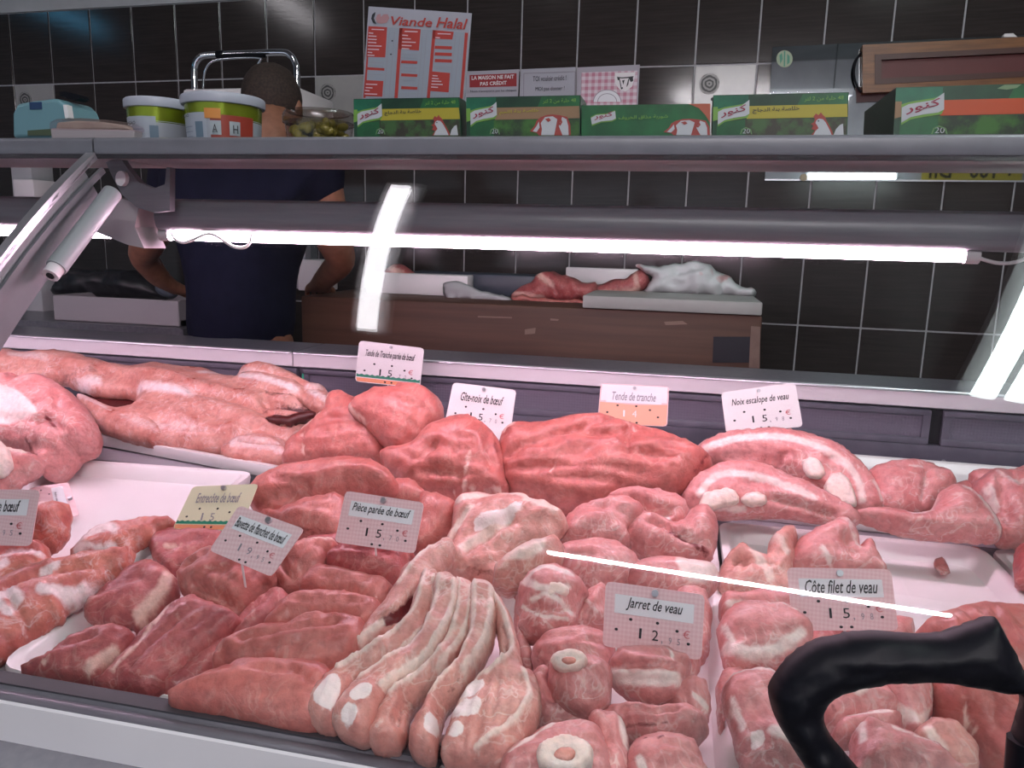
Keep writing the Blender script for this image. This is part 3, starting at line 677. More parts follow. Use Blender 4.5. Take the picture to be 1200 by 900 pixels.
o = fcut('white_paper', [(519, 337), (523, 330), (540, 331), (565, 341), (598, 348), (597, 355), (560, 353), (535, 350), (527, 356), (521, 348)], YB+.02, .015, noisy('white_paper', (.60, .60, .62), (.68, .68, .70), 9, .6), 'crumpled sheet of white wrapping paper at the front of the block', amp=.4, grid=3.5,
     crease=[([(525, 345), (560, 346)], 3, .5)]); o['category'] = 'paper'; del o['group']
M['bluegrey'] = mat('blue_grey_plastic', (.06, .075, .11), .4)
t = boxo('knife_tray', (onY(488, 330, YB+.4)[0], onY(640, 330, YB+.4)[0], YB+.30, YB+.45, bz+.001, onY(560, 320, YB+.37)[2]), 'bluegrey', None, .006); tag(t, 'low blue grey plastic tray behind the paper on the butcher block', 'tray')
t = boxo('white_box', (onY(440, 330, YB+.3)[0], onY(556, 330, YB+.3)[0], YB+.22, YB+.29, bz+.001, onY(500, 321, YB+.25)[2]), 'tray', None, .004); tag(t, 'low white plastic box behind the heap of trimmings', 'box')
# carton beyond the butcher
t = boxo('white_carton', (onY(357, 315, YB+.25)[0], onY(385, 315, YB+.25)[0], YB+.2, YB+.32, bz+.001, onY(370, 304, YB+.26)[2]), 'card', None, .004); tag(t, 'small white carton beside the butcher on the block', 'carton')
# steel side counter with the white foam box
cz = onY(140, 379, 2.2)[2]
sc = empty('side_counter', (-2.1, 2.45, 0), 'dark side counter behind the far end of the display', 'counter')
boxo('top', (-3.2, onY(214, 380, 2.15)[0], 2.15, 2.78, cz-.04, cz), 'worktop', sc); boxo('cupboard', (-3.18, onY(214, 380, 2.15)[0]-.02, 2.2, 2.76, 0, cz-.04), 'purpledark', sc)
x0, x1 = onY(65, 360, 2.2)[0], onY(211, 360, 2.2)[0]
fb = empty('foam_box', ((x0+x1)/2, 2.3, cz), 'long white foam box on the side counter', 'box')
zt = onY(140, 349, 2.2)[2]; bm = bmesh.new()
box(bm, x0, x1, 2.19, 2.205, cz+.001, zt, .004); box(bm, x0, x1, 2.43, 2.445, cz+.001, zt, .004); box(bm, x0, x0+.015, 2.2, 2.44, cz+.001, zt); box(bm, x1-.015, x1, 2.2, 2.44, cz+.001, zt); box(bm, x0, x1, 2.2, 2.44, cz+.001, cz+.02)
bm_obj('tub', bm, mat('white_foam', (.55, .52, .55), .7), fb)
o = cut('black_bag', [(72, 350), (74, 330), (82, 316), (110, 317), (150, 316), (185, 326), (198, 342), (200, 350), (140, 352)], 0, .09, noisy('black_bag_plastic', (.012, .012, .016), (.03, .03, .036), 30, .4, bmp=.4), 'crumpled black plastic bag filling the white foam box', plane=Plane((0, 2.31, 0), (0, -1, .1)), amp=.3, group=None, cat='bag')
o = cut('blue_grey_cloth', [(186, 346), (188, 328), (194, 325), (200, 332), (206, 347)], 0, .03, mat('blue_grey_cloth', (.12, .16, .20), .8), 'small blue grey cloth hanging on the foam box corner', plane=Plane((0, 2.20, 0), (0, -1, .1)), amp=.3, group=None, cat='cloth', grid=3)
# left: white label block behind the neighbour housing
t = boxo('white_dispenser', (onY(15, 215, 2.3)[0], onY(39, 215, 2.3)[0], 2.3, 2.4, onY(28, 232, 2.3)[2], onY(28, 210, 2.3)[2]), 'card', None, .004); tag(t, 'small white dispenser box against a grey post at the far end', 'dispenser')
t = boxo('wall_post', (onY(14, 215, 2.42)[0], onY(38, 215, 2.42)[0], 2.42, 2.52, 0, onY(28, 186, 2.42)[2]), 'plaster', None, .003); tag(t, 'slim grey green post behind the far end of the counter', 'post')
# tall chrome framed machine seen above the butcher
YM = 2.45
MP = Plane((0, YM, 0), (0, -1, 0))
mc = empty('chrome_rack', MP.hit(288, 300), 'white machine under a bent chrome tube frame, behind the butcher', 'rack')
mx0, mx1 = MP.hit(228, 100)[0], MP.hit(350, 100)[0]
fpx = [(230, 160), (228, 100), (228, 80), (232, 70), (240, 65.5), (262, 64), (290, 63), (330, 61.5), (340, 65), (346, 74), (348, 88), (349, 160)]
tubeo('tube_frame', [MP.hit(x, y) for x, y in smooth_poly(fpx, n=4, closed=False)], .011, 'chrome', mc, 12)
hp = [(244, 118), (245, 95), (248, 82), (256, 74), (275, 71), (300, 70), (312, 71)]
tubeo('wire_loop', [MP.hit(x, y, .03) for x, y in smooth_poly(hp, n=4, closed=False)], .004, 'chrome', mc, 8)
tubeo('wire_loop', [MP.hit(x, y, .03) for x, y in smooth_poly([(306, 92), (307, 80), (312, 71)], n=4, closed=False)], .004, 'chrome', mc, 8)
tubeo('grip_sleeve', [MP.hit(255, 64.6), MP.hit(262, 64.2)], .015, 'black', mc, 12)
tubeo('handle_bar', [MP.hit(262, 68, .02), MP.hit(314, 66.5, .02)], .008, 'black', mc, 10)
zc = MP.hit(260, 106)[2]
boxo('machine_body', (mx0-.02, mx1+.02, YM-.04, YM+.22, zc-.25, zc), 'card', mc, .01)
for x in (mx0, mx1): boxo('leg', (x-.02, x+.02, YM-.02, YM+.02, bz+.001, zc-.25), 'steel', mc)

# ---------------------------------------------------------------- the butcher, seen from behind over the counter
PX, PY = -1.02, 1.93
def skin(name, V, E, R, m, parent, sub=2, root=0):
    me = bpy.data.meshes.new(name); me.from_pydata([tuple(v) for v in local(parent, np.array([tuple(v) for v in V]))], E, []); o = link(name, me, m, parent)
    md = o.modifiers.new('skin', 'SKIN'); md.use_smooth_shade = True
    for i, r in enumerate(R):
        s = me.skin_vertices[0].data[i]; s.radius = (r, r) if isinstance(r, (int, float)) else r; s.use_root = i == root
    o.modifiers.new('sub', 'SUBSURF').levels = sub; o.modifiers['sub'].render_levels = sub
    dg = bpy.context.evaluated_depsgraph_get(); dg.update(); ev = bpy.data.meshes.new_from_object(o.evaluated_get(dg)); old = o.data
    o.modifiers.clear(); o.data = ev; bpy.data.meshes.remove(old)
    ev.polygons.foreach_set('use_smooth', [True]*len(ev.polygons)); return o
def PP(x, y, Y): return onY(x, y, Y)
head = PP(320, 122, 2.02); neck = PP(322, 160, 1.96)
shz = 1.455
J = {}
pel = np.array([PP(287, 330, 1.93)[0], 1.90, .93])
cx = PP(289, 240, 1.93)[0]
V = [pel, (cx, 1.90, 1.06), (cx, 1.90, 1.20), (cx+.02, 1.92, 1.36), (cx+.04, 1.94, 1.46), tuple(neck+np.array([-.005, 0, .03])), tuple(head+np.array([0, .0, -.03])), tuple(head+np.array([0, .01, .045]))]
R = [(.10, .085), (.135, .10), (.16, .11), (.175, .11), (.10, .085), (.062, .062), (.070, .082), (.060, .07)]
E = [(i, i+1) for i in range(7)]
def limb(start, pts, rads):
    k = start
    for p, r in zip(pts, rads): V.append(tuple(p)); R.append(r); E.append((k, len(V)-1)); k = len(V)-1
    return k
lw = limb(3, [(cx-.19, 1.92, 1.42), PP(182, 268, 1.96), PP(166, 300, 2.08), PP(196, 338, 2.22)], [.075, .055, .046, .03])
rw = limb(3, [(cx+.22, 1.93, 1.42), PP(384, 268, 1.96), PP(402, 305, 2.08), PP(372, 335, 2.24)], [.075, .055, .046, .03])
for s in (-1, 1): limb(0, [(pel[0]+s*.10, 1.91, .86), (pel[0]+s*.11, 1.93, .50), (pel[0]+s*.11, 1.91, .09), (pel[0]+s*.115, 2.03, .035)], [.075, .06, .045, .038])
# hands with five fingers, closed over the work on the block
person = empty('person', (pel[0], 1.92, 0), 'person with cropped hair in a navy shirt, back turned, working at the block', 'person')
for w, s in ((lw, 1), (rw, -1)):
    a = np.array(V[w]); d = np.array([s*.45, .85, -.15]); d /= np.linalg.norm(d); side = np.cross(d, [0, 0, 1]); side /= np.linalg.norm(side)
    palm = limb(w, [a+d*.045, a+d*.085], [(.03, .018), (.036, .016)])
    for k, ln in enumerate((.062, .072, .068, .052)):
        q = a+d*.09+side*s*(-.030+.020*k)
        limb(palm, [q, q+d*ln*.5+np.array([0, 0, -.006]), q+d*ln*.85+np.array([0, 0, -.028])], [.0095, .0085, .007])
    q = a+d*.035-side*s*.033; limb(w, [q, q+d*.035-side*s*.018+np.array([0, 0, -.008]), q+d*.062-side*s*.014+np.array([0, 0, -.02])], [.012, .010, .008])
body = skin('body', V, E, R, 'skin', person)
for s in (-1, 1):
    e = head+np.array([s*.074, .0, -.02]); bm = bmesh.new(); bmesh.ops.create_uvsphere(bm, u_segments=12, v_segments=8, radius=1)
    for v in bm.verts: v.co = Vector((e[0]+v.co.x*.012, e[1]+v.co.y*.018, e[2]+v.co.z*.032))
    bm_obj('ear', bm, 'skin', person, smooth=True)
fc = np.array([head[0], head[1]+.075, head[2]-.02])
bm = bmesh.new(); bmesh.ops.create_uvsphere(bm, u_segments=10, v_segments=8, radius=1)
for v in bm.verts: v.co = Vector((fc[0]+v.co.x*.014, fc[1]+.012+v.co.y*.018, fc[2]-.01+v.co.z*.024))
bm_obj('nose', bm, 'skin', person, smooth=True)
for s in (-1, 1):
    bm = bmesh.new(); bmesh.ops.create_uvsphere(bm, u_segments=10, v_segments=8, radius=.011)
    for v in bm.verts: v.co += Vector((fc[0]+s*.03, fc[1]-.008, fc[2]+.022))
    bm_obj('eye', bm, 'card', person, smooth=True)
bm = bmesh.new(); box(bm, fc[0]-.024, fc[0]+.024, fc[1]-.006, fc[1]+.006, fc[2]-.058, fc[2]-.050, .003); bm_obj('mouth', bm, M['inkred'], person)
bm = bmesh.new(); bmesh.ops.create_uvsphere(bm, u_segments=28, v_segments=18, radius=1)
for v in bm.verts:
    n_ = noise.noise(v.co*3)*.03
    v.co = Vector((head[0]+v.co.x*.079*(1+n_), head[1]-.006+v.co.y*.088*(1+n_), head[2]+.012+v.co.z*.094*(1+n_)))
bmesh.ops.delete(bm, geom=[v for v in bm.verts if v.co.z < head[2]-.055 or (v.co.y > head[1]+.045 and v.co.z < head[2]+.045)], context='VERTS')
bm_obj('hair', bm, 'hair', person, smooth=True)
SVv = [pel+np.array([0, 0, -.02]), (cx, 1.90, 1.06), (cx, 1.90, 1.20), (cx+.02, 1.92, 1.36), (cx+.04, 1.94, 1.455), V[8], tuple(.35*np.array(V[8])+.65*np.array(V[9])), V[12], tuple(.35*np.array(V[12])+.65*np.array(V[13]))]
SVv = [tuple(map(float, v)) for v in SVv]
shirt = skin('shirt', SVv, [(0, 1), (1, 2), (2, 3), (3, 4), (3, 5), (5, 6), (3, 7), (7, 8)], [(.185, .15), (.180, .135), (.190, .135), (.200, .13), (.10, .09), .098, .075, .098, .075], 'navy', person)
skin('trousers', [pel+np.array([0, 0, -.03])]+[(pel[0]+s*x, y, z) for s in (-1, 1) for x, y, z in ((.10, 1.91, .84), (.11, 1.93, .50), (.11, 1.91, .12))], [(0, 1), (1, 2), (2, 3), (0, 4), (4, 5), (5, 6)], [(.16, .13), .115, .085, .075, .115, .085, .075], 'trousers', person)
for s in (-1, 1):
    bm = bmesh.new(); box(bm, pel[0]+s*.115-.05, pel[0]+s*.115+.05, 1.86, 2.12, 0, .09, .03, 3); bm_obj('shoe', bm, 'black', person, autos=40)
# ================================================================ things on the top shelf
SZ = 1.3785
def pail(xa, xb, ytop, Y, label, stickers):
    c0, c1 = onY(xa, ytop+8, Y), onY(xb, ytop+8, Y); R0 = (c1[0]-c0[0])/2; cx = (c0[0]+c1[0])/2; zt = onY((xa+xb)/2, ytop, Y)[2]; h = zt-SZ
    t = empty('spread_tub', (cx, Y, SZ), label, 'tub', 'plastic tubs on the top shelf')
    PG = mat('metallic_green_print', (.34, .42, .03), .22, .6)
    rb = R0*.93
    bm = bmesh.new(); lathe(bm, [(rb*.93, 0), (rb*.965, h*.45)], (cx, Y, SZ), 40); bm_obj('tub', bm, mat('pale_tub_print', (.46, .49, .55), .35), t, autos=40)
    bm = bmesh.new(); lathe(bm, [(rb*.963, h*.42), (rb*.985, h*.80)], (cx, Y, SZ), 40); bm_obj('green_band', bm, PG, t, autos=40)
    bm = bmesh.new(); lathe(bm, [(rb*.96, h*.74), (R0*.985, h*.75), (R0, h*.79), (R0, h*.90), (R0*.985, h*.93), (R0*.95, h*.95), (R0*.94, h*.925), (.001, h*.925)], (cx, Y, SZ), 40); bm_obj('lid', bm, mat('milky_lid', (.56, .58, .68), .35), t, autos=40)
    def wrap(name, a0, a1, z0, z1, m, off=.0006):  # label wrapped round the wall of the tub
        n = 10; P = []
        for i in range(n+1):
            a = math.radians(a0+(a1-a0)*i/n)
            for z in (z0, z1):
                r = rb*(.93+.07*z)+off; P.append((cx+r*math.cos(a), Y+r*math.sin(a), SZ+h*z))
        return mesh_(name, P, [(2*i, 2*i+2, 2*i+3, 2*i+1) for i in range(n)], m, t, True)
    for s in stickers: wrap(*s)
    TP = Plane((0, Y-rb*1.0-.002, 0), (0, -1, 0))
    return t, TP, wrap
W_ = mat('tub_label', (.50, .54, .62), .4); BC = mat('bar_code_blue', (.16, .24, .32), .5); LN = mat('pale_line', (.30, .34, .42), .5)
t1, TP, wr = pail(153, 219.5, 116, 1.045, 'smaller green banded plastic tub with a milky lid and grey nutrition label', [])
wr('nutrition_label', 195, 300, .02, .54, W_); wr('code_block', 288, 304, .05, .35, BC, .0010)
for k in range(3): wr('table_line', 225, 275, .26-.10*k, .275-.10*k, LN, .0012)
def curved_text(body, t, cx, Y, r, a0, a1, z, hh, m):
    me = text_mesh(body, 0, .01); k = len(me.vertices); V = np.zeros(k*3); me.vertices.foreach_get('co', V); V = V.reshape(-1, 3); V[:, :2] -= V[:, :2].min(0); w = V[:, :2].max(0)
    a = np.radians(a0+(a1-a0)*V[:, 0]/w[0]); P = np.c_[cx+r*np.cos(a), Y+r*np.sin(a), z+V[:, 1]/w[1]*hh]
    me.vertices.foreach_set('co', local(t, P).ravel()); me.materials.clear(); return link('lettering', me, m, t)
def tubtext(t, Y, xa, xb, s, a0, a1, z, hh):
    c0, c1 = onY(xa, 125, Y), onY(xb, 125, Y); R0 = (c1[0]-c0[0])/2; return curved_text(s, t, (c0[0]+c1[0])/2, Y, R0*.93+.001, a0, a1, SZ+z, hh, 'ink')
tubtext(t1, 1.045, 153, 219.5, 'M. CACAO', 222, 262, .024, .0045)
t2, TP, wr = pail(220, 304.5, 112, 1.03, 'larger green banded tub with an orange sticker and a red A and H print', [])
wr('nutrition_label', 190, 276, .02, .54, W_); wr('code_block', 256, 270, .05, .36, BC, .0010)
for k in range(3): wr('table_line', 208, 250, .26-.10*k, .275-.10*k, LN, .0012)
wr('red_print', 282, 350, .0, .50, mat('red_print', (.40, .05, .03), .4)); wr('orange_sticker', 274, 298, .42, .62, mat('orange_sticker', (.85, .32, .06), .5), .0014)
for a, ch in ((290, 'A'), (318, 'H')):
    wr('print_disc', a-8, a+8, .10, .38, mat('print_disc', (.46, .52, .56), .5), .0012); 
    c0, c1 = onY(220, 125, 1.03), onY(304.5, 125, 1.03); curved_text(ch, t2, (c0[0]+c1[0])/2, 1.03, (c1[0]-c0[0])/2*.93+.0025, a-3.5, a+3.5, SZ+.009, .011, 'ink')
tubtext(t2, 1.03, 220, 304.5, 'M. CACAO', 212, 246, .030, .0045)
# clear tub of olives
c0, c1 = onY(336, 140, 1.06), onY(413, 140, 1.06); cx, R0 = (c0[0]+c1[0])/2, (c1[0]-c0[0])/2; h = onY(375, 132, 1.06)[2]-SZ
t = empty('olive_tub', (cx, 1.06, SZ), 'low clear plastic tub holding pale green olives', 'tub')
bm = bmesh.new(); lathe(bm, [(R0*.86, 0), (R0*.95, h*.7)], (cx, 1.06, SZ), 36); bm_obj('tub', bm, 'film', t, autos=40)
bm = bmesh.new(); lathe(bm, [(R0*.95, h*.62), (R0, h*.66), (R0, h*.88), (R0*.94, h), (R0*.86, h), (R0*.84, h*.95), (.001, h*.95)], (cx, 1.06, SZ), 36); bm_obj('lid', bm, glass_mat('milky_clear', (.72, .70, .68), 1.5, .2), t, autos=40)
bm = bmesh.new(); rs = random.Random(3)
for k in range(60):
    a, q = rs.random()*6.28, (rs.random()**.5)*R0*.72; mtx = Matrix.Translation((cx+q*math.cos(a), 1.06+q*math.sin(a), SZ+.006+rs.random()*h*.5)) @ Matrix.Rotation(rs.random()*3, 4, 'Y') @ Matrix.Diagonal((.009, .006, .006, 1))
    bmesh.ops.create_uvsphere(bm, u_segments=8, v_segments=6, radius=1, matrix=mtx)
o = bm_obj('olives', bm, noisy('olive_skin', (.30, .26, .03), (.42, .36, .07), 60, .3), t, smooth=True); o['kind'] = 'stuff'
# pale blue jerrycan
JP = Plane((0, 1.05, 0), (0, -1, 0))
jo = [(14, 162), (13.5, 133), (19, 121), (36, 118), (47, 117), (60, 115), (68, 115.5), (76, 124), (81, 137), (82, 162)]
P = [JP.hit(x, y) for x, y in jo]
for p in P: p[2] = max(p[2], SZ)
t = empty('jerrycan', (np.mean([p[0] for p in P]), 1.08, SZ), 'pale blue plastic jerrycan with a black pump cap', 'bottle')
jb = prism('can', P, (0, -1, 0), .07, mat('pale_blue_plastic', (.20, .40, .46), .35), t)
md = jb.modifiers.new('b', 'BEVEL'); md.width = .006; md.segments = 3
prism('blue_label', [JP.hit(x, y) for x, y in [(35, 120), (49, 119.5), (49.5, 128), (35.5, 128.5)]], (0, -1, 0), .0012, mat('dark_blue_label', (.02, .06, .17), .4), t).location = (0, -.0012, 0)
prism('lower_label', [JP.hit(x, y) for x, y in [(33, 153), (62, 151), (62, 159), (33, 159)]], (0, -1, 0), .0012, mat('green_black_label', (.09, .12, .06), .4), t).location = (0, -.0012, 0)
prism('pump_head', [JP.hit(x, y) for x, y in [(58, 104.5), (64, 104), (80, 108), (82, 112), (76, 114.5), (68, 113.5), (65, 111), (58, 110)]], (0, -1, 0), .02, 'black', t).location = (0, .02, 0)
prism('pale_strip', [JP.hit(x, y) for x, y in [(75, 123), (79.5, 123), (82, 138), (77.5, 139)]], (0, -1, 0), .01, 'card', t).location = (0, -.002, 0)
# wrapped pack
WPK = Plane((0, .985, 0), (0, -1, 0))
t = empty('wrapped_food_pack', (WPK.hit(107, 150)[0], 1.04, SZ), 'flat pink food pack wrapped in clear film beside the jerrycan', 'pack')
def shelf_prism(nm, px, y, dep, m_, bw):
    P = [Plane((0, y, 0), (0, -1, 0)).hit(*p) for p in px]
    for p in P: p[2] = max(p[2], SZ)
    o = prism(nm, P, (0, -1, 0), dep, m_, t); md = o.modifiers.new('soft', 'BEVEL'); md.width = bw; md.segments = 3; md.limit_method = 'ANGLE'; return o
shelf_prism('foam_tray', [(60, 166), (58, 150), (157, 152), (156, 166)], .985, .11, mat('pale_foam', (.50, .44, .46), .6), .003)
shelf_prism('food', [(64, 152), (66, 143), (90, 141), (120, 142.5), (148, 146.5), (152, 152)], .995, .09, noisy('pale_food', (.46, .36, .30), (.56, .48, .38), 22, .5), .004)
shelf_prism('film', [(57, 152), (57, 143), (66, 139), (92, 138), (122, 140), (150, 143.5), (158, 148), (158, 153)], .983, .114, glass_mat('wrap_film', (.92, .84, .86), 1.6, .22), .004)
# price list board leaning behind the boxes
LP = Plane(onY(488, 160, 1.075), (0, -1, -.16))
pb = empty('price_list', LP.hit(488, 160), 'white price list headed Viande Halal with red columns, leaning behind the boxes', 'sign')
prism('board', [LP.hit(x, y) for x, y in [(432, 7.5), (552.5, 15.5), (541, 161), (421, 161)]], LP.n, .003, mat('board_white', (.50, .50, .58), .5), pb)
RD = mat('board_red', (.60, .05, .035), .5); BL = mat('board_blue_white', (.42, .46, .54), .5)
def c3(x, y): return (400+x/7.5, y/7.5)
def rect(a, m, off=.001, name='print_block'): decal(name, LP, [c3(*p) for p in a], m, pb, off)
decal('cow_roundel', LP, [c3(*p) for p in [(300, 105), (272, 130), (265, 165), (280, 200), (310, 212), (300, 190), (288, 160), (300, 125)]], 'ink', pb, .001)
decal('cow_roundel', LP, [c3(*p) for p in [(318, 130), (345, 120), (350, 150), (375, 125), (410, 125), (425, 160), (400, 200), (350, 210), (315, 200), (305, 165)]], mat('pale_red', (.58, .30, .32), .5), pb, .001)
lettering('Viande', LP, c3(440, 222), c3(800, 240), 10.5, RD, pb, .0016, .25, .015); lettering('Halal', LP, c3(835, 243), c3(1110, 262), 12.5, RD, pb, .0016, .25, .015)
rect([(240, 228), (1115, 288), (1040, 870), (185, 860)], BL, .0008)
rect([(240, 230), (405, 240), (388, 505), (222, 500)], RD); rect([(238, 290), (225, 500), (195, 860), (215, 860), (238, 520)], RD)
rect([(225, 705), (372, 712), (362, 850), (200, 845)], RD); rect([(232, 590), (382, 600), (380, 622), (230, 614)], RD)
rect([(512, 245), (700, 258), (684, 445), (505, 430)], RD); rect([(512, 245), (540, 247), (498, 862), (468, 862)], RD)
for y in (530, 645, 757): rect([(530, y), (672, y+8), (668, y+32), (527, y+26)], RD, .0012)
rect([(805, 265), (990, 280), (978, 348), (800, 340)], RD); rect([(805, 265), (832, 268), (780, 866), (752, 866)], RD); rect([(1088, 288), (1115, 290), (1068, 870), (1042, 870)], RD)
for y in (402, 460, 518): rect([(825, y), (975, y+6), (972, y+34), (822, y+28)], RD, .0012)
rect([(800, 628), (958, 642), (945, 812), (785, 800)], RD)
for (x, y, w, s) in [(245, 285, 40, 0), (243, 312, 70, 0), (240, 340, 75, 0), (240, 368, 72, 0), (238, 398, 120, 0), (236, 428, 100, 0), (236, 455, 40, 0), (235, 480, 60, 0), (220, 735, 100, 0), (218, 765, 60, 0), (212, 790, 40, 0), (210, 820, 110, 0),
                     (540, 305, 50, 0), (540, 335, 75, 0), (538, 365, 120, 0), (536, 395, 85, 0), (535, 422, 65, 0), (830, 325, 40, 0), (805, 660, 45, 0), (800, 685, 60, 0), (798, 708, 85, 0), (795, 735, 100, 0), (793, 760, 60, 0), (270, 254, 110, 0), (560, 272, 115, 0), (850, 292, 115, 0)]:
    rect([(x, y), (x+w, y+4), (x+w-1, y+13), (x-1, y+9)], 'inkpale', .0016, 'text_line')
for y0, x0, x1 in ((545, 235, 375), (575, 232, 372), (650, 228, 372), (475, 525, 670), (505, 522, 668), (590, 520, 665), (620, 518, 662), (700, 515, 655), (370, 830, 975), (585, 815, 965), (600, 812, 962)):
    rect([(x0, y0), (x1, y0+8), (x1, y0+11), (x0, y0+3)], 'inkgrey', .0016, 'ruled_line')
for xa, xb in ((425, 375), (470, 420), (715, 672), (750, 705), (1005, 945), (1045, 985)):
    rect([(xa, 250+xa*.06), (xa+4, 250+xa*.06), (xb+4, 860), (xb, 860)], 'inkgrey', .0014, 'ruled_line')
for x, y in ((452, 360), (440, 478)): rect([(x-9, y), (x, y-9), (x+9, y), (x, y+9)], 'ink', .0018, 'price_mark')
# stock cube boxes ------------------------------------------------------------
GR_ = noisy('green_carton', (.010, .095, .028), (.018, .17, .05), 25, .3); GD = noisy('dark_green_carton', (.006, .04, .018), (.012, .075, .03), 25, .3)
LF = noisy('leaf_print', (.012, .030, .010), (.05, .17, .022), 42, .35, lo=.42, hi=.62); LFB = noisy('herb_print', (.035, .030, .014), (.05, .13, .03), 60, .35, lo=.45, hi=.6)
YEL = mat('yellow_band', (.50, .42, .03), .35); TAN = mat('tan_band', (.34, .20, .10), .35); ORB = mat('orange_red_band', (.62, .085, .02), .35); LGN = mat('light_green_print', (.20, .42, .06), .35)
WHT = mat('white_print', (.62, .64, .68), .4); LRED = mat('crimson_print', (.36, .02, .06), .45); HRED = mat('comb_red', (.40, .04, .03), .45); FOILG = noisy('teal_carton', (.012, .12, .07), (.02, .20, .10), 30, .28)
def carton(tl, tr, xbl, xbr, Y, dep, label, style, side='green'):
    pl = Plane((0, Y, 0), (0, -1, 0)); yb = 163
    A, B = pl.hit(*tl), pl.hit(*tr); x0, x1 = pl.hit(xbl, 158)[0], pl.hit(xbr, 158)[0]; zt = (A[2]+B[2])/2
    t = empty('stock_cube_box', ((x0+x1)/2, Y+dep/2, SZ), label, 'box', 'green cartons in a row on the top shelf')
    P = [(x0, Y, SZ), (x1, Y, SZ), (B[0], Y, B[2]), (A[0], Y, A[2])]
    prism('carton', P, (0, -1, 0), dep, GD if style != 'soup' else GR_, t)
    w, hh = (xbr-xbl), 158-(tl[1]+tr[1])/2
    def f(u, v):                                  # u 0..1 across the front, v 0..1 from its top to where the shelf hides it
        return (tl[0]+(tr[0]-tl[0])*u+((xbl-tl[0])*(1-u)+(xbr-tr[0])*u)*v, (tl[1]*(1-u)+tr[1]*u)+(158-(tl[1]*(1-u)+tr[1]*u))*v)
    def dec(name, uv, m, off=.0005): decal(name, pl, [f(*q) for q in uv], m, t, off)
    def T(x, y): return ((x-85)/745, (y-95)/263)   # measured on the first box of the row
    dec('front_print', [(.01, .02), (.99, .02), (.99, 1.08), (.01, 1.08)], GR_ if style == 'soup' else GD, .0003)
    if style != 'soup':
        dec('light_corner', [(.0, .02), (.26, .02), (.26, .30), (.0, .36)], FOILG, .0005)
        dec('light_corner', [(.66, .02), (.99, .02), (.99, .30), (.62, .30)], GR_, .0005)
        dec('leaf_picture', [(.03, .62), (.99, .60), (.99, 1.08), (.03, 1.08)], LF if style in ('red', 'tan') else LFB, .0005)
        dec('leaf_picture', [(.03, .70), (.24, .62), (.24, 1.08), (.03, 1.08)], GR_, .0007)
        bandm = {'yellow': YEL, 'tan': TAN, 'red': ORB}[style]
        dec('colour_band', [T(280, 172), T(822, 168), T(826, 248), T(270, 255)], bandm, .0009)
        dec('edge_strip', [(.0, .3), (.035, .3), (.04, .62), (.0, .66)], LGN if style != 'red' else TAN, .0009)  # narrow strip of print along the left edge of the front
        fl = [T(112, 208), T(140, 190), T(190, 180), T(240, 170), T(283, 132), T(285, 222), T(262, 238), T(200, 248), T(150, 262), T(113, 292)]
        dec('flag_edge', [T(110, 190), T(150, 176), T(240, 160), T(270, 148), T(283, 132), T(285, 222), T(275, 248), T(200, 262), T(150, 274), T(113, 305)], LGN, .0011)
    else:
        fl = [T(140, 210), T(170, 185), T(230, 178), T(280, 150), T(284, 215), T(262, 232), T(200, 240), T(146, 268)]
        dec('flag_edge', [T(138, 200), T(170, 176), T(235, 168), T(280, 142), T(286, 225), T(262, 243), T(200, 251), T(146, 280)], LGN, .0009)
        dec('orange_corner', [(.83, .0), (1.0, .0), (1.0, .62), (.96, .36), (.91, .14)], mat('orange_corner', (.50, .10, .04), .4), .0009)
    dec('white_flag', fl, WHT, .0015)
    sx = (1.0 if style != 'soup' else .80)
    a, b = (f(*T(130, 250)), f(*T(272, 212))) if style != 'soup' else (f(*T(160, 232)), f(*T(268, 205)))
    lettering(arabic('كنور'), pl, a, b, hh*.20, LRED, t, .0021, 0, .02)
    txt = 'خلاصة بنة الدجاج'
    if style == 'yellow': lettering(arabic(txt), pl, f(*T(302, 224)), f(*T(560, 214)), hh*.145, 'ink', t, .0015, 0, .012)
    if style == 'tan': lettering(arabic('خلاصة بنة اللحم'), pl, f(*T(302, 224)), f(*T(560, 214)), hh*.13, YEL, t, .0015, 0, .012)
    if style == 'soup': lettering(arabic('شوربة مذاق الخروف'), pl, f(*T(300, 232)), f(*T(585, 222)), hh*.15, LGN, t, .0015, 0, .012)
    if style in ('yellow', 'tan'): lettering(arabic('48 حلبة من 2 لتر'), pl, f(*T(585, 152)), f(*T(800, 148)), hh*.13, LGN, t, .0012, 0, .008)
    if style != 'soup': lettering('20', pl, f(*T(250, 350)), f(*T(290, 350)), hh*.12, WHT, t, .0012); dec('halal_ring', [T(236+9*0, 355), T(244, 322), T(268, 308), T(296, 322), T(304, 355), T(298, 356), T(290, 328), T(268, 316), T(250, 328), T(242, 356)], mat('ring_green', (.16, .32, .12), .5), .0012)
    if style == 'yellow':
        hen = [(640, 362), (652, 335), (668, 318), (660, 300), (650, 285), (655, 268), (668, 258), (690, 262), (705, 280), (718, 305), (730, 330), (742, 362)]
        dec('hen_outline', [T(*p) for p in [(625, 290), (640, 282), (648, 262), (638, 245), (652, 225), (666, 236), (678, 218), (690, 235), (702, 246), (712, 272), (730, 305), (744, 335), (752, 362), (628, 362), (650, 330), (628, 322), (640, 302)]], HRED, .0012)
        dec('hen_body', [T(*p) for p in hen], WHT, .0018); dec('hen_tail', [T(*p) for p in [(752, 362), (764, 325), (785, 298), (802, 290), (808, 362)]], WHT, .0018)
        dec('hen_eye', [T(*p) for p in [(660, 272), (666, 268), (671, 273), (666, 279)]], 'ink', .0022)
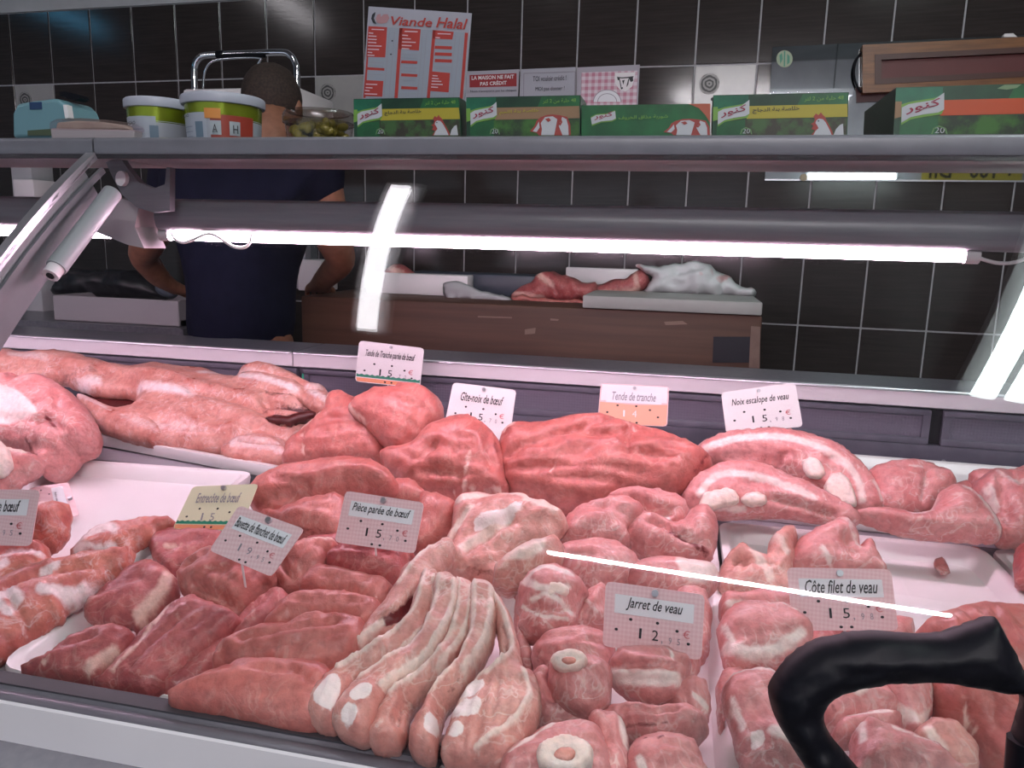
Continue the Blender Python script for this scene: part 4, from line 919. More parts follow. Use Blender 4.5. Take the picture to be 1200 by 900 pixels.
    if style in ('tan', 'soup'):
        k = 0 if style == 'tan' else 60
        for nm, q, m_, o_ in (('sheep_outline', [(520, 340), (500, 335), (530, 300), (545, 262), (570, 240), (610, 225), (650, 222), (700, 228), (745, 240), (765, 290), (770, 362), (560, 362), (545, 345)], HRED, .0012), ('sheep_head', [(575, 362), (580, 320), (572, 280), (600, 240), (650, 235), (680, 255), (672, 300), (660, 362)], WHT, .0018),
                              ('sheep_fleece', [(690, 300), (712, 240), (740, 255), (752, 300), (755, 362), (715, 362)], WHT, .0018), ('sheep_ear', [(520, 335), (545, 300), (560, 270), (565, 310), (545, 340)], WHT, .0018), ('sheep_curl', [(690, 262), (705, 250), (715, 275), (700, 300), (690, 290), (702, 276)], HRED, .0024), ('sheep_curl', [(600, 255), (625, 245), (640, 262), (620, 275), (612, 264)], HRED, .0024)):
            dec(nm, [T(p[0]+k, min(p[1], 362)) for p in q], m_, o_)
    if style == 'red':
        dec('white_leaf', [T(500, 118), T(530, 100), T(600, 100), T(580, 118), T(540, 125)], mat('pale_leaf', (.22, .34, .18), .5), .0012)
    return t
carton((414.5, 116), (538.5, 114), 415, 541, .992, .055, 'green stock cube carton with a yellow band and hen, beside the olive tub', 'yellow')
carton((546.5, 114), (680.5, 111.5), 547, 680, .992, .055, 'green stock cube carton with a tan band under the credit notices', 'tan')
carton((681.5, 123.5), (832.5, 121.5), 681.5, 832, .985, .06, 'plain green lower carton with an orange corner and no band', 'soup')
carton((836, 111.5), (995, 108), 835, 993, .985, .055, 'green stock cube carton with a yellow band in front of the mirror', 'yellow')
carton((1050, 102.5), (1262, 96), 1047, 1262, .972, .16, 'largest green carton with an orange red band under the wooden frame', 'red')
# ================================================================ price cards
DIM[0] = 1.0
FR = Plane
def price_card(c, z, lean, label, text, price, dots=True, style='pink', tcol='ink', pin=True, over=0.0, pcol='ink', cents=None):
    """c: corners tl, tr, br, bl in the photograph; the card stands on height z at its lower edge and leans back."""
    bx, by = (c[2][0]+c[3][0])/2, (c[2][1]+c[3][1])/2; pl = tilted(bx, by, z, lean)
    Q = [pl.hit(*p) for p in c]; ctr = sum(Q)/4
    t = empty('price_card', pl.hit(bx, by), label, 'price card', 'price cards stuck in the meat')
    def f(u, v): a = np.array(c, float); return tuple((a[0]*(1-u)+a[1]*u)*(1-v)+(a[3]*(1-u)+a[2]*u)*v)
    out = []
    for (u, v), (su, sv) in (((0, 0), (1, 1)), ((1, 0), (-1, 1)), ((1, 1), (-1, -1)), ((0, 1), (1, -1))):
        r = .06; k = [(u, v+sv*r*1.2), (u+su*r*.3, v+sv*r*.3), (u+su*r, v)]; out += k if su*sv > 0 else k[::-1]
    card = prism('card', [pl.hit(*f(*q)) for q in out], pl.n, .0009, 'card' if style in ('white', 'beach') else 'cream' if style == 'cream' else 'gingham', t)
    def dec(name, uv, m, off): decal(name, pl, [f(*q) for q in uv], m, t, off)
    if style in ('beach', 'cream'):
        n = 24; dec('green_wave', [(0.01, .80)]+[(.01+.98*i/n, .79+.025*(i % 2)) for i in range(n+1)]+[(.99, .87), (.01, .87)], 'green', .0003); dec('orange_strip', [(.01, .89), (.99, .89), (.97, .985), (.03, .985)], 'orange', .0003)
    if style == 'sand':
        dec('white_top', [(.02, .02), (.98, .02), (.98, .42), (.02, .42)], 'card', .0003); dec('orange_print', [(.01, .46), (.5, .50), (.99, .46), (.985, .93), (.95, .99), (.05, .99), (.015, .93)], mat('apricot_print', (.80, .42, .30), .4), .0003)
    if style in ('pink', 'white', 'sand'): dec('label_strip', [(.10, .17), (.90, .17), (.90, .46), (.10, .46)], 'cardshade' if style != 'white' else 'card', .0006)
    wpx_ = np.linalg.norm(np.array(c[1])-c[0]); hpx = np.linalg.norm(np.array(c[3])-c[0])
    n_ = min(.76, .032*len(text)+.12); a, b = f(.5-n_/2, .40), f(.5+n_/2, .40)
    lettering(text, pl, a, b, hpx*.21, tcol, t, .0012, .3, .010, 'handwriting')
    def dot(u, v, r=.018):
        dec('hole', [(u+r*math.cos(k), v+r*1.3*math.sin(k)) for k in np.linspace(0, 2*math.pi, 8, False)], 'ink', .0008)
    if dots:
        for u, v in ((.27, .53), (.54, .53), (.74, .61), (.13, .71), (.86, .78), (.46, .94), (.56, .94)): dot(u, v)
    for i, ch in enumerate(price): lettering(ch, pl, f(.36+.13*i, .80), f(.36+.13*i+(.024 if ch == '1' else .065), .80), hpx*.16, pcol, t, .0012, .0, .0, 'digit')
    if cents:
        lettering(',', pl, f(.585, .84), f(.60, .84), hpx*.05, 'inkgrey', t, .0012, name='digit')
        for i, ch in enumerate(cents): lettering(ch, pl, f(.66+.085*i, .82), f(.69+.085*i, .82), hpx*.10, 'inkgrey', t, .0012, name='digit')
        lettering('€', pl, f(.80, .70), f(.87, .70), hpx*.12, 'inkred', t, .0012, name='digit')
    ch_ = pl.hit(*f(.5, .075)); tubeo('clip', [ch_, ch_+pl.n*.004], .0032, 'alu', t, 10)
    if pin: tubeo('pin', [pl.hit(*f(.5, .97), -.0015), pl.hit(*f(.5, .97), -.0015)+np.array([0, .006, -.035])], .0012, 'pinwhite', t, 6)
    return t
price_card([(421, 399), (497, 408), (492, 455), (416, 447)], .945, 78, 'upright white price card with a green wave, on the topmost beef roast', 'Tende de Tranche parée de bœuf', '15', style='beach', cents='70')
price_card([(531, 448), (605, 457), (598, 508), (521, 497)], .925, 78, 'white price card lettered Gîte-noix de bœuf in the rear row', 'Gîte-noix de bœuf', '15', style='white', cents='70')
price_card([(704, 449), (784, 453), (782, 500), (700, 496)], .925, 80, 'price card with an apricot lower half behind the big roast', 'Tende de tranche', '14', style='sand', tcol='inkgrey', pcol='card')
price_card([(845, 460), (932, 448), (941, 500), (851, 508)], .935, 78, 'pale tilted price card lettered Noix escalope de veau', 'Noix escalope de veau', '15', style='white', cents='98')
price_card([(405, 575), (497, 589), (486, 649), (392, 635)], .922, 66, 'pink checked price card lettered Pièce parée de bœuf', 'Pièce parée de bœuf', '15', cents='70')
price_card([(280, 592), (357, 620), (318, 676), (245, 645)], .926, 55, 'pink checked price card lettered Bavette de flanchet de bœuf', 'Bavette de flanchet de bœuf', '19', cents='95', pcol='inkgrey')
price_card([(226, 570), (303, 567), (281, 622), (202, 620)], .880, 50, 'cream price card with a green wave lettered Entrecôte de bœuf', 'Entrecôte de bœuf', '15', style='cream', tcol='inkgrey', pcol='inkgrey')
price_card([(710, 681), (826, 697), (822, 774), (706, 757)], .890, 72, 'pink checked price card lettered Jarret de veau', 'Jarret de veau', '12', cents='95')
price_card([(922, 665), (1044, 667), (1053, 739), (929, 739)], .885, 70, 'pink checked price card lettered Côte filet de veau', 'Côte filet de veau', '15', cents='98')
price_card([(-58, 573), (47, 574), (36, 640), (-64, 638)], .885, 70, 'grey pink price card ending in bœuf, nearest the far end of the front row', 'Rumsteck de bœuf', '18', cents='95')
price_card([(80, 565), (93, 604), (38, 612), (34, 572)], .842, 22, 'pink price card lying sideways flat on the white tray', 'Rôti de bœuf', '16', pin=False)
# ================================================================ the meat, front row then rear row
BF, DB, VL, BR, LB, FL = M['beef'], M['darkbeef'], M['veal'], M['breast'], M['lamb'], M['flank']
G1 = 'beef flanks in the far tray'; G2 = 'dark beef steaks in the second tray'; G3 = 'trimmed beef pieces in the second tray'; G4 = 'veal breast slices'; G5 = 'veal shank slices'; G6 = 'veal chops in the near tray'; G7 = 'large cuts in the rear row'; G8 = 'boned veal pieces above the shanks'
# far tray
cut('beef_flank', [(-40, 640), (0, 643), (35, 640), (55, 645), (57, 660), (50, 672), (25, 684), (0, 692), (-40, 700)], .852, .022, FL, 'beef piece with a blue white silver skin under the half hidden price card', group=G1, fat=[([(0, 668), (20, 660), (52, 660)], 5), ([(0, 682), (15, 672)], 5)], crease=[([(0, 660), (50, 656)], 3, .3)])
cut('beef_chunk', [(30, 640), (38, 612), (48, 596), (66, 594), (79, 594), (77, 620), (72, 635), (57, 648), (45, 646)], .868, .03, FL, 'small dark beef chunk standing between the price card and the empty tray floor', tilt=45, group=G1, fat=[([(44, 608), (62, 596)], 3.5)], rnd=.8, crease=[([(55, 615), (60, 640)], 4, .2)])
cut('beef_strip', [(83, 656), (93, 641), (110, 627), (140, 616), (202, 610), (204, 620), (182, 634), (165, 646), (150, 656), (115, 660)], .858, .024, FL, 'orange red beef strip with pale fat reaching under the cream price card', group=G1, fat=[([(98, 645), (125, 630), (140, 634)], 7), ([(90, 655), (140, 652)], 3)], crease=[([(110, 640), (180, 622)], 3, .25)], grow=0)
cut('beef_flank', [(-40, 705), (0, 686), (40, 669), (95, 656), (150, 648), (158, 654), (150, 666), (129, 680), (113, 694), (88, 714), (53, 740), (17, 765), (-6, 780), (-45, 800)], .850, .026, FL, 'long beef flank with an orange fat side at the near end of the far tray', group=G1,
    fat=[([(-10, 735), (15, 715), (28, 722)], 9), ([(55, 712), (90, 708), (128, 690)], 7), ([(0, 728), (20, 738)], 6), ([(55, 690), (75, 678)], 4)], crease=[([(0, 712), (60, 690), (130, 675)], 3.5, .35), ([(15, 715), (40, 750)], 3, .2)], dark=[([(0, 700), (40, 684), (90, 675)], 5, .35)], grow=0)
# second tray: dark steaks
cut('beef_steak', [(178, 642), (188, 629), (215, 622), (245, 620), (268, 628), (262, 646), (240, 657), (215, 670), (198, 672), (183, 658)], .858, .018, DB, 'dark red beef steak just in front of the cream price card', group=G2, crease=[([(200, 655), (235, 640)], 3, .3)], fat=[([(195, 652), (215, 648)], 2.5)])
cut('beef_steak', [(100, 718), (110, 704), (130, 688), (148, 671), (172, 660), (192, 664), (208, 680), (213, 694), (204, 708), (185, 726), (172, 738), (160, 746), (155, 738), (130, 737), (104, 728)], .860, .020, DB, 'dark beef steak edged with a broad strip of pale fat', group=G2,
    fat=[([(203, 682), (198, 698), (182, 716), (166, 734)], 7)], crease=[([(120, 705), (170, 690)], 4, .2)], grow=0)
cut('beef_steak', [(24, 790), (50, 774), (72, 762), (94, 746), (118, 738), (150, 740), (160, 750), (150, 772), (130, 790), (114, 804), (92, 801), (50, 795)], .854, .022, DB, 'dark beef steak lying along the front rail beside the white tray edge', group=G2, fat=[([(108, 798), (125, 784), (142, 774)], 4.5), ([(52, 792), (68, 785)], 2)], crease=[([(60, 775), (120, 760)], 4, .2)], grow=0)
cut('beef_strip', [(113, 806), (138, 786), (162, 757), (182, 736), (203, 716), (225, 706), (252, 714), (280, 728), (272, 742), (242, 766), (212, 791), (180, 816), (148, 813)], .862, .022, DB, 'long dark beef strip with a thin pale line running down it', group=G2,
    fat=[([(196, 736), (180, 752), (168, 772), (138, 802)], 3.2), ([(205, 720), (190, 740)], 2.5)], crease=[([(215, 740), (160, 795)], 4, .2)])
cut('beef_lump', [(213, 690), (218, 672), (232, 658), (258, 650), (290, 655), (316, 668), (320, 684), (308, 702), (292, 724), (278, 728), (250, 718), (226, 706)], .882, .036, BF, 'rounded folded red beef lump below the Bavette card', tilt=28, group=G2, fat=[([(255, 690), (290, 682)], 5, .45)], crease=[([(236, 702), (262, 712), (280, 722)], 4, .5), ([(225, 680), (250, 668)], 4, .25)], dark=[([(250, 662), (285, 664)], 6, .5)], amp=.16, seed=3)
cut('beef_lump', [(314, 690), (318, 668), (332, 652), (360, 643), (388, 640), (397, 646), (386, 658), (382, 676), (368, 690), (342, 704), (322, 700)], .880, .032, BF, 'dark red beef lump with a pale knob beside the Bavette card', tilt=28, group=G2, fat=[([(362, 646), (392, 642)], 4)], crease=[([(330, 665), (345, 690)], 3, .3)], dark=[([(320, 690), (335, 668)], 5, .4)], amp=.16)
cut('beef_strip', [(178, 818), (210, 794), (246, 766), (276, 740), (300, 712), (318, 699), (337, 700), (338, 712), (312, 745), (285, 760), (262, 782), (245, 805), (215, 824)], .856, .022, DB, 'narrow dark beef strip between the pale lined strip and the smooth front steak', group=G2, fat=[([(300, 716), (304, 745)], 4, .5)], crease=[([(320, 705), (270, 760)], 4, .3)])
cut('beef_piece', [(254, 792), (256, 772), (274, 754), (300, 747), (340, 738), (365, 730), (400, 731), (427, 738), (426, 762), (415, 776), (395, 786), (360, 802), (300, 797), (274, 788)], .876, .030, BF, 'broad wrinkled trimmed beef piece in the middle of the second tray', group=G3, crease=[([(290, 770), (340, 762), (400, 745)], 3, .18), ([(300, 785), (370, 772), (410, 760)], 3, .18), ([(268, 775), (262, 790)], 4, .3), ([(320, 752), (390, 740)], 2.5, .15)], fat=[([(262, 780), (268, 762)], 4, .45)])
cut('beef_piece', [(311, 742), (322, 725), (342, 706), (370, 700), (420, 704), (446, 714), (450, 728), (440, 737), (425, 746), (400, 734), (350, 738), (325, 746)], .882, .024, BF, 'flat trimmed beef piece fanned above the broad wrinkled one', group=G3, crease=[([(350, 720), (430, 722)], 2.5, .2)])
cut('beef_piece', [(354, 690), (366, 675), (390, 671), (430, 681), (457, 688), (456, 704), (443, 720), (410, 708), (370, 702)], .888, .022, BF, 'small flat trimmed beef piece at the top of the fan', group=G3, crease=[([(380, 690), (440, 696)], 2.5, .2)])
cut('beef_piece', [(382, 664), (394, 648), (420, 640), (462, 636), (480, 648), (476, 672), (464, 690), (430, 686), (392, 673)], .892, .030, DB, 'dark smooth beef piece right below the Pièce parée card', tilt=30, group=G3, crease=[([(400, 655), (460, 665)], 3, .2)], grow=0)
cut('beef_piece', [(200, 824), (228, 807), (268, 789), (300, 782), (360, 785), (384, 790), (392, 806), (380, 850), (350, 856), (280, 840), (230, 832)], .866, .028, BF, 'smooth bright red beef steak along the front rail', group=G3, amp=.07, fat=[([(318, 800), (322, 830)], 2, .4)], crease=[([(340, 795), (370, 820)], 3, .15)])
cut('beef_piece', [(295, 590), (303, 572), (328, 557), (370, 548), (420, 544), (450, 552), (464, 570), (458, 581), (420, 583), (395, 588), (360, 594), (330, 606), (310, 604)], .905, .038, BF, 'long pale red beef piece behind the Pièce parée card', tilt=38, group=G3, crease=[([(310, 600), (345, 592), (368, 584)], 3, .3), ([(330, 575), (370, 585)], 2.5, .15)], amp=.08)
cut('beef_piece', [(308, 606), (330, 606), (360, 594), (398, 587), (412, 600), (402, 637), (372, 638), (345, 632), (322, 616)], .888, .034, BF, 'beef piece tucked under the long pale red one, beside the Bavette card', tilt=30, group=G3, fat=[([(352, 596), (396, 590)], 2, .6)], dark=[([(335, 632), (395, 637)], 5, .5)])
cut('beef_piece', [(486, 642), (490, 612), (497, 586), (518, 588), (538, 600), (528, 622), (508, 642), (490, 652)], .885, .03, BF, 'orange red beef piece between the Pièce parée card and the veal breast', tilt=30, group=G3, fat=[([(500, 625), (515, 615)], 3, .4)])
cut('beef_piece', [(452, 590), (462, 570), (480, 567), (495, 576), (500, 590), (470, 596)], .895, .024, BF, 'small beef end piece peeping out behind the Pièce parée card', tilt=35, group=G3, grid=4)
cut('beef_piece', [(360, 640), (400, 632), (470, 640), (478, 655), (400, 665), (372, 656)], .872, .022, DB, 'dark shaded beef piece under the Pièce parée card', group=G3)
# third tray: breast slices with bones
cut('breast_chop', [(536, 592), (560, 586), (602, 586), (640, 597), (664, 612), (656, 628), (640, 645), (612, 652), (594, 672), (584, 694), (560, 692), (535, 684), (512, 672), (520, 650), (532, 625)], .888, .034, BR, 'thick veal breast chop with a white bone, at the back of the third tray', tilt=32, group=G4,
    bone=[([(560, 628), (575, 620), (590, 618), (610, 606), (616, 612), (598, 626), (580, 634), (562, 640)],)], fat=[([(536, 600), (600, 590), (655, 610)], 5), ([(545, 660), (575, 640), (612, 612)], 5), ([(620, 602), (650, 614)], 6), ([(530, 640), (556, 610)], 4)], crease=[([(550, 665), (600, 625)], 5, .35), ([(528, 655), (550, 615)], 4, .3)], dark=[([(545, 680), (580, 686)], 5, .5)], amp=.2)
o = cut('breast_end', [(580, 690), (588, 668), (612, 648), (640, 636), (656, 640), (657, 660), (640, 676), (620, 690), (600, 695)], .905, .034, BR, 'veal breast end with a broad white fat top and a red cut face', tilt=40, group=G4, fat=[([(592, 668), (615, 648), (640, 638), (642, 656), (625, 672), (600, 672)],)], dark=[([(592, 688), (622, 684)], 5, .4)], amp=.12)
S = [([(508, 652), (518, 640), (532, 642), (524, 662), (508, 688), (492, 724), (472, 750), (445, 756), (418, 772), (428, 742), (450, 716), (466, 690), (486, 662)], .902, 'ragged outermost veal breast slice beside the flat beef', [([(470, 700), (490, 672), (510, 650)], 4), ([(425, 765), (450, 745)], 5)], [], [([(488, 715), (470, 738), (450, 745)], 5)]),
     ([(492, 690), (500, 678), (515, 680), (513, 712), (502, 746), (474, 776), (434, 800), (408, 830), (397, 852), (372, 850), (362, 830), (384, 800), (420, 776), (456, 755), (480, 728)], .892, 'second veal breast slice, its white bone end on the front rail', [([(500, 684), (490, 725), (455, 765), (400, 800)], 4), ([(512, 690), (505, 740), (470, 778)], 3)], [[(372, 838), (380, 818), (398, 810), (404, 822), (392, 848)]], []),
     ([(513, 682), (537, 690), (536, 722), (517, 760), (492, 790), (458, 816), (440, 852), (425, 866), (400, 858), (393, 840), (414, 811), (450, 786), (486, 760), (505, 725)], .898, 'third veal breast slice with a cluster of white bone at its near end', [([(516, 690), (508, 730), (484, 766), (425, 808)], 4), ([(535, 696), (530, 730), (500, 780), (450, 818)], 4)], [[(414, 834), (424, 822), (440, 824), (436, 836), (420, 842)], [(404, 850), (414, 844), (424, 850), (416, 862), (404, 858)]], []),
     ([(535, 690), (557, 696), (554, 742), (537, 776), (510, 802), (480, 832), (470, 872), (438, 872), (444, 842), (470, 811), (504, 786), (526, 750), (534, 716)], .892, 'fourth veal breast slice with a greyish hollow rib mark', [([(538, 696), (536, 740), (512, 785), (460, 830)], 4), ([(554, 702), (548, 750), (515, 798)], 3.5)], [], [([(468, 860), (476, 838), (500, 815)], 6, .42)]),
     ([(553, 695), (580, 699), (579, 738), (566, 767), (546, 802), (520, 832), (508, 884), (482, 876), (494, 842), (514, 811), (540, 780), (551, 740)], .896, 'fifth veal breast slice, standing narrow between two pale ones', [([(557, 700), (556, 745), (540, 785), (505, 830)], 4), ([(578, 704), (572, 755), (545, 800)], 4)], [[(500, 864), (508, 852), (516, 858), (510, 874), (502, 874)]], [([(512, 850), (524, 825), (540, 806)], 4, .42)]),
     ([(572, 694), (590, 716), (604, 752), (612, 790), (627, 800), (629, 842), (604, 888), (570, 896), (522, 890), (528, 856), (544, 822), (570, 795), (588, 778), (586, 746)], .892, 'innermost veal breast slice, wide at the front with white bones', [([(576, 700), (594, 740), (600, 780), (570, 805)], 4), ([(614, 800), (622, 832), (600, 866), (560, 892)], 4), ([(535, 850), (560, 806), (590, 790)], 4)], [[(540, 828), (556, 812), (570, 816), (564, 830), (546, 836)], [(530, 850), (544, 838), (566, 840), (560, 856), (540, 860)], [(528, 872), (536, 864), (546, 870), (540, 882), (530, 882)]], [([(592, 745), (596, 776), (580, 790)], 5, .5)])]
for k, (o_, z, lb, ft, bn, dk) in enumerate(S):
    cut('breast_slice', o_, z, .022, BR, lb, tilt=20, group=G4, grid=4, fat=ft, bone=[(b,) for b in bn], dark=dk, crease=[(d_[0], 4, .35) for d_ in dk]+[(f_[0], f_[1]*.8, -.25) for f_ in ft], bot=.024, amp=.15, seed=k)
cut('veal_piece', [(606, 700), (590, 690), (600, 678), (616, 684), (622, 700), (616, 740), (624, 780), (618, 800), (604, 760)], .862, .02, VL, 'shaded veal trimming between the breast slices and the shanks', grid=4, group=G8)
# boned pieces
cut('veal_piece', [(658, 640), (666, 612), (688, 596), (722, 588), (746, 594), (754, 612), (736, 628), (738, 641), (700, 645)], .893, .034, VL, 'rounded boned veal piece in front of the big beef roast', tilt=35, group=G8, crease=[([(690, 605), (735, 615)], 3, .2)], fat=[([(690, 632), (730, 634)], 3, .5)])
cut('veal_piece', [(712, 588), (738, 578), (775, 582), (800, 590), (805, 604), (792, 620), (768, 614), (748, 602), (730, 598)], .905, .028, VL, 'folded boned veal piece with a white inner edge, topmost above the shanks', tilt=35, group=G8, fat=[([(738, 606), (760, 610), (782, 618)], 4.5)], crease=[([(740, 604), (785, 612)], 4, .5)], grid=4)
cut('veal_piece', [(734, 642), (731, 624), (748, 608), (770, 614), (792, 622), (808, 606), (826, 600), (838, 614), (832, 654), (805, 664), (772, 661), (745, 648)], .885, .036, VL, 'large boned veal piece by the tray edge with a dark fold', tilt=32, group=G8, dark=[([(784, 640), (808, 652), (826, 656)], 5, .7)], crease=[([(760, 625), (800, 645), (828, 650)], 4, .4), ([(800, 612), (812, 640)], 3, .25)], fat=[([(735, 640), (760, 656)], 3, .4)])
cut('veal_piece', [(654, 652), (680, 642), (715, 642), (738, 652), (748, 668), (722, 690), (690, 697), (666, 678)], .880, .032, VL, 'smooth oval boned veal piece in the middle of the group', tilt=28, group=G8, amp=.06)
cut('veal_piece', [(730, 680), (756, 664), (800, 662), (836, 670), (841, 684), (825, 698), (790, 704), (750, 694)], .873, .028, VL, 'pale veal piece with white membrane, behind the Jarret de veau card', tilt=26, group=G8, fat=[([(792, 668), (836, 672), (838, 688), (812, 698), (796, 686)],)], amp=.07)
cut('veal_piece', [(795, 700), (826, 700), (830, 740), (826, 770), (806, 776)], .86, .02, VL, 'veal piece showing only past the tray side of the Jarret de veau card', group=G8)
# shanks with marrow bones
def shank(o_, z, th, lb, ring=None, tilt=30, rz=.02, fatl=(), cr=(), dk=(), mat_=VL, amp=.1, rmat='bone', inner=True, rnd=1.0):
    o = cut('veal_shank', o_, z, th, mat_, lb, tilt=tilt, group=G5, fat=fatl, crease=cr, dark=dk, amp=amp, rnd=rnd, grid=4)
    if ring:
        cx, cy, rx, ry = ring; pl = o_plane[o.name]; q = Plane(pl.p+pl.n*rz, pl.n)
        E_ = lambda k, n=14: [(cx+rx*k*math.cos(a), cy+ry*k*math.sin(a)) for a in np.linspace(0, 2*math.pi, n, False)]
        cut('marrow_bone', E_(1), 0, .007, M['bone'], 'round white marrow bone', plane=q, parent=o, bot=.022, grid=3, rnd=1, amp=.05)
        if inner: cut('marrow', E_(.38, 10), 0, .003, M['marrow'], 'pink marrow', plane=Plane(q.p+q.n*.0062, q.n), parent=o, bot=.002, grid=2.5, amp=.05)
    return o
shank([(609, 700), (616, 682), (638, 668), (664, 671), (682, 688), (686, 700), (676, 716), (673, 736), (656, 753), (632, 756), (613, 742)], .886, .036, 'veal shank slice with a pale membraned face and worn bone end, uppermost of all', (650, 692, 17, 10), 45, .030,
      [([(618, 690), (640, 704), (668, 700)], 5), ([(628, 716), (650, 712), (672, 728)], 3.5), ([(615, 720), (640, 735), (668, 735)], 2.5), ([(616, 690), (640, 674), (672, 684)], 4)], [([(620, 722), (650, 728), (672, 722)], 3, .2)], inner=False)
shank([(672, 748), (670, 722), (686, 702), (708, 694), (714, 720), (712, 742), (692, 750)], .866, .03, 'veal shank piece half hidden behind the Jarret de veau card', fatl=[([(680, 715), (700, 735)], 4, .6)])
shank([(626, 768), (640, 752), (670, 742), (702, 745), (718, 762), (708, 800), (660, 805), (632, 786)], .862, .03, 'broad veal shank slice lying under the one with the clean marrow bone', dk=[([(632, 780), (650, 800)], 6, .5)])
shank([(646, 784), (664, 776), (700, 776), (714, 790), (711, 828), (692, 842), (662, 834), (648, 814)], .882, .034, 'smooth veal shank with a clean round marrow bone on its back edge', (667, 774, 22, 13.5), 40, .034, [([(690, 800), (706, 790)], 2.5, .5)], amp=.05)
shank([(715, 778), (728, 766), (760, 761), (790, 767), (806, 775), (802, 800), (792, 822), (762, 828), (735, 818), (718, 802)], .880, .032, 'veal shank slice with a tan fatty underside, below the Jarret de veau card', None, 40, .02, [([(720, 798), (745, 808), (790, 806)], 9), ([(782, 768), (788, 785)], 2)], [([(720, 792), (790, 795)], 3, .3)])
shank([(778, 772), (814, 770), (816, 786), (806, 806), (792, 800)], .872, .02, 'small dark edged veal shank piece tight against the tray rim', None, 35)
shank([(623, 802), (642, 790), (652, 818), (692, 842), (684, 856), (640, 862), (622, 842)], .858, .028, 'veal shank slice wedged beside the breast slices, shaded by the smooth one', dk=[([(640, 842), (680, 850)], 6, .5)], cr=[([(630, 815), (650, 840)], 3, .3)])
shank([(686, 858), (716, 838), (745, 832), (792, 836), (824, 846), (822, 868), (785, 876), (740, 870), (712, 868)], .862, .03, 'knobbly veal shank piece under the tan sided slice', None, 30, .02, [([(690, 852), (712, 842)], 3, .5)], [([(730, 850), (790, 850)], 4, .35)], dk=[([(735, 866), (780, 866)], 4, .5)], amp=.2)
shank([(798, 802), (824, 804), (830, 840), (818, 852), (796, 840), (788, 820)], .868, .024, 'narrow veal shank piece along the near tray rim', fatl=[([(812, 830), (826, 838)], 4)])
shank([(590, 900), (608, 880), (650, 858), (688, 856), (706, 870), (706, 925), (600, 930)], .872, .03, 'veal shank slice with a wide pink marrow bone at the bottom edge', (662, 884, 34, 22), 25, .036, [([(600, 898), (650, 864)], 4)], amp=.06)
shank([(690, 848), (708, 840), (728, 850), (738, 905), (736, 930), (704, 930), (700, 880)], .868, .024, 'veal shank piece with an upright sliver of fat', fatl=[([(728, 852), (734, 880), (752, 905)], 5)])
shank([(738, 884), (765, 868), (808, 872), (822, 895), (822, 930), (744, 930)], .870, .028, 'dimpled veal shank slice at the bottom edge by the tray rim', fatl=[([(748, 905), (756, 925)], 5)], dk=[([(770, 882), (776, 880)], 3, .7), ([(752, 880), (756, 879)], 2.5, .7)])
# fourth tray: veal chops
cut('veal_chop', [(846, 692), (848, 664), (864, 646), (880, 652), (900, 656), (905, 632), (930, 624), (928, 660), (922, 702), (885, 708), (856, 700)], .868, .026, BR, 'ragged veal chop in the back corner of the fourth tray', tilt=30, group=G6, fat=[([(880, 655), (900, 690)], 6), ([(905, 640), (920, 660)], 4)], dark=[([(852, 672), (868, 668)], 4, .5)], amp=.35, crease=[([(860, 670), (900, 675)], 4, .4)])
cut('veal_chop', [(922, 664), (938, 634), (960, 622), (984, 612), (1000, 622), (1008, 645), (1016, 636), (1030, 660), (1034, 676), (990, 676), (930, 676)], .880, .03, VL, 'veal chop standing behind the Côte filet card', tilt=40, group=G6, fat=[([(958, 655), (968, 668)], 4), ([(985, 615), (1004, 650)], 3)], crease=[([(984, 640), (1000, 668)], 3, .35)], dark=[([(1018, 668), (1032, 672)], 4, .4)])
cut('veal_chop', [(846, 728), (848, 704), (872, 702), (922, 702), (938, 714), (940, 736), (900, 730), (866, 728)], .864, .024, VL, 'veal chop partly under the Côte filet card', group=G6, fat=[([(850, 722), (900, 726)], 4)], dark=[([(900, 710), (915, 718)], 4, .3)], amp=.2)
cut('veal_chop', [(843, 738), (858, 716), (898, 712), (932, 722), (950, 745), (940, 770), (912, 784), (880, 792), (854, 788), (846, 764)], .878, .026, VL, 'thick veal chop with a creamy fat rim below the Côte filet card', tilt=28, group=G6, fat=[([(850, 768), (870, 780), (905, 776), (935, 756)], 8), ([(846, 745), (856, 765)], 4), ([(900, 716), (935, 728)], 3)], amp=.1)
cut('veal_chop', [(848, 815), (862, 798), (905, 796), (930, 830), (945, 870), (950, 915), (880, 915), (862, 870)], .868, .026, VL, 'veal chop with bone end beside the black handle', group=G6, fat=[([(850, 806), (875, 798), (905, 800)], 5), ([(900, 880), (925, 890)], 7), ([(856, 835), (868, 870)], 4)], bone=[([(876, 880), (888, 876), (892, 890), (880, 898)],)], dark=[([(870, 815), (885, 820)], 3, .3)], amp=.12)
cut('veal_chop', [(846, 795), (880, 794), (905, 800), (870, 812), (852, 830), (846, 860), (842, 830)], .852, .018, VL, 'shaded veal trimming between two chops along the tray rim', group=G6, grid=4)
cut('veal_chop', [(965, 822), (985, 806), (1015, 800), (1044, 820), (1050, 842), (1020, 852), (985, 862), (966, 850)], .868, .026, VL, 'veal chop with a pale fat lump, seen inside the black handle', group=G6, fat=[([(975, 820), (1000, 812), (1018, 818), (1005, 834), (985, 830)],)], dark=[([(968, 840), (976, 856)], 4, .5)])
cut('veal_chop', [(975, 870), (985, 852), (1015, 842), (1050, 845), (1046, 860), (1010, 872)], .874, .02, VL, 'strip of veal chop crossing the inside of the black handle', group=G6, fat=[([(990, 852), (1040, 850)], 3)], grid=4)
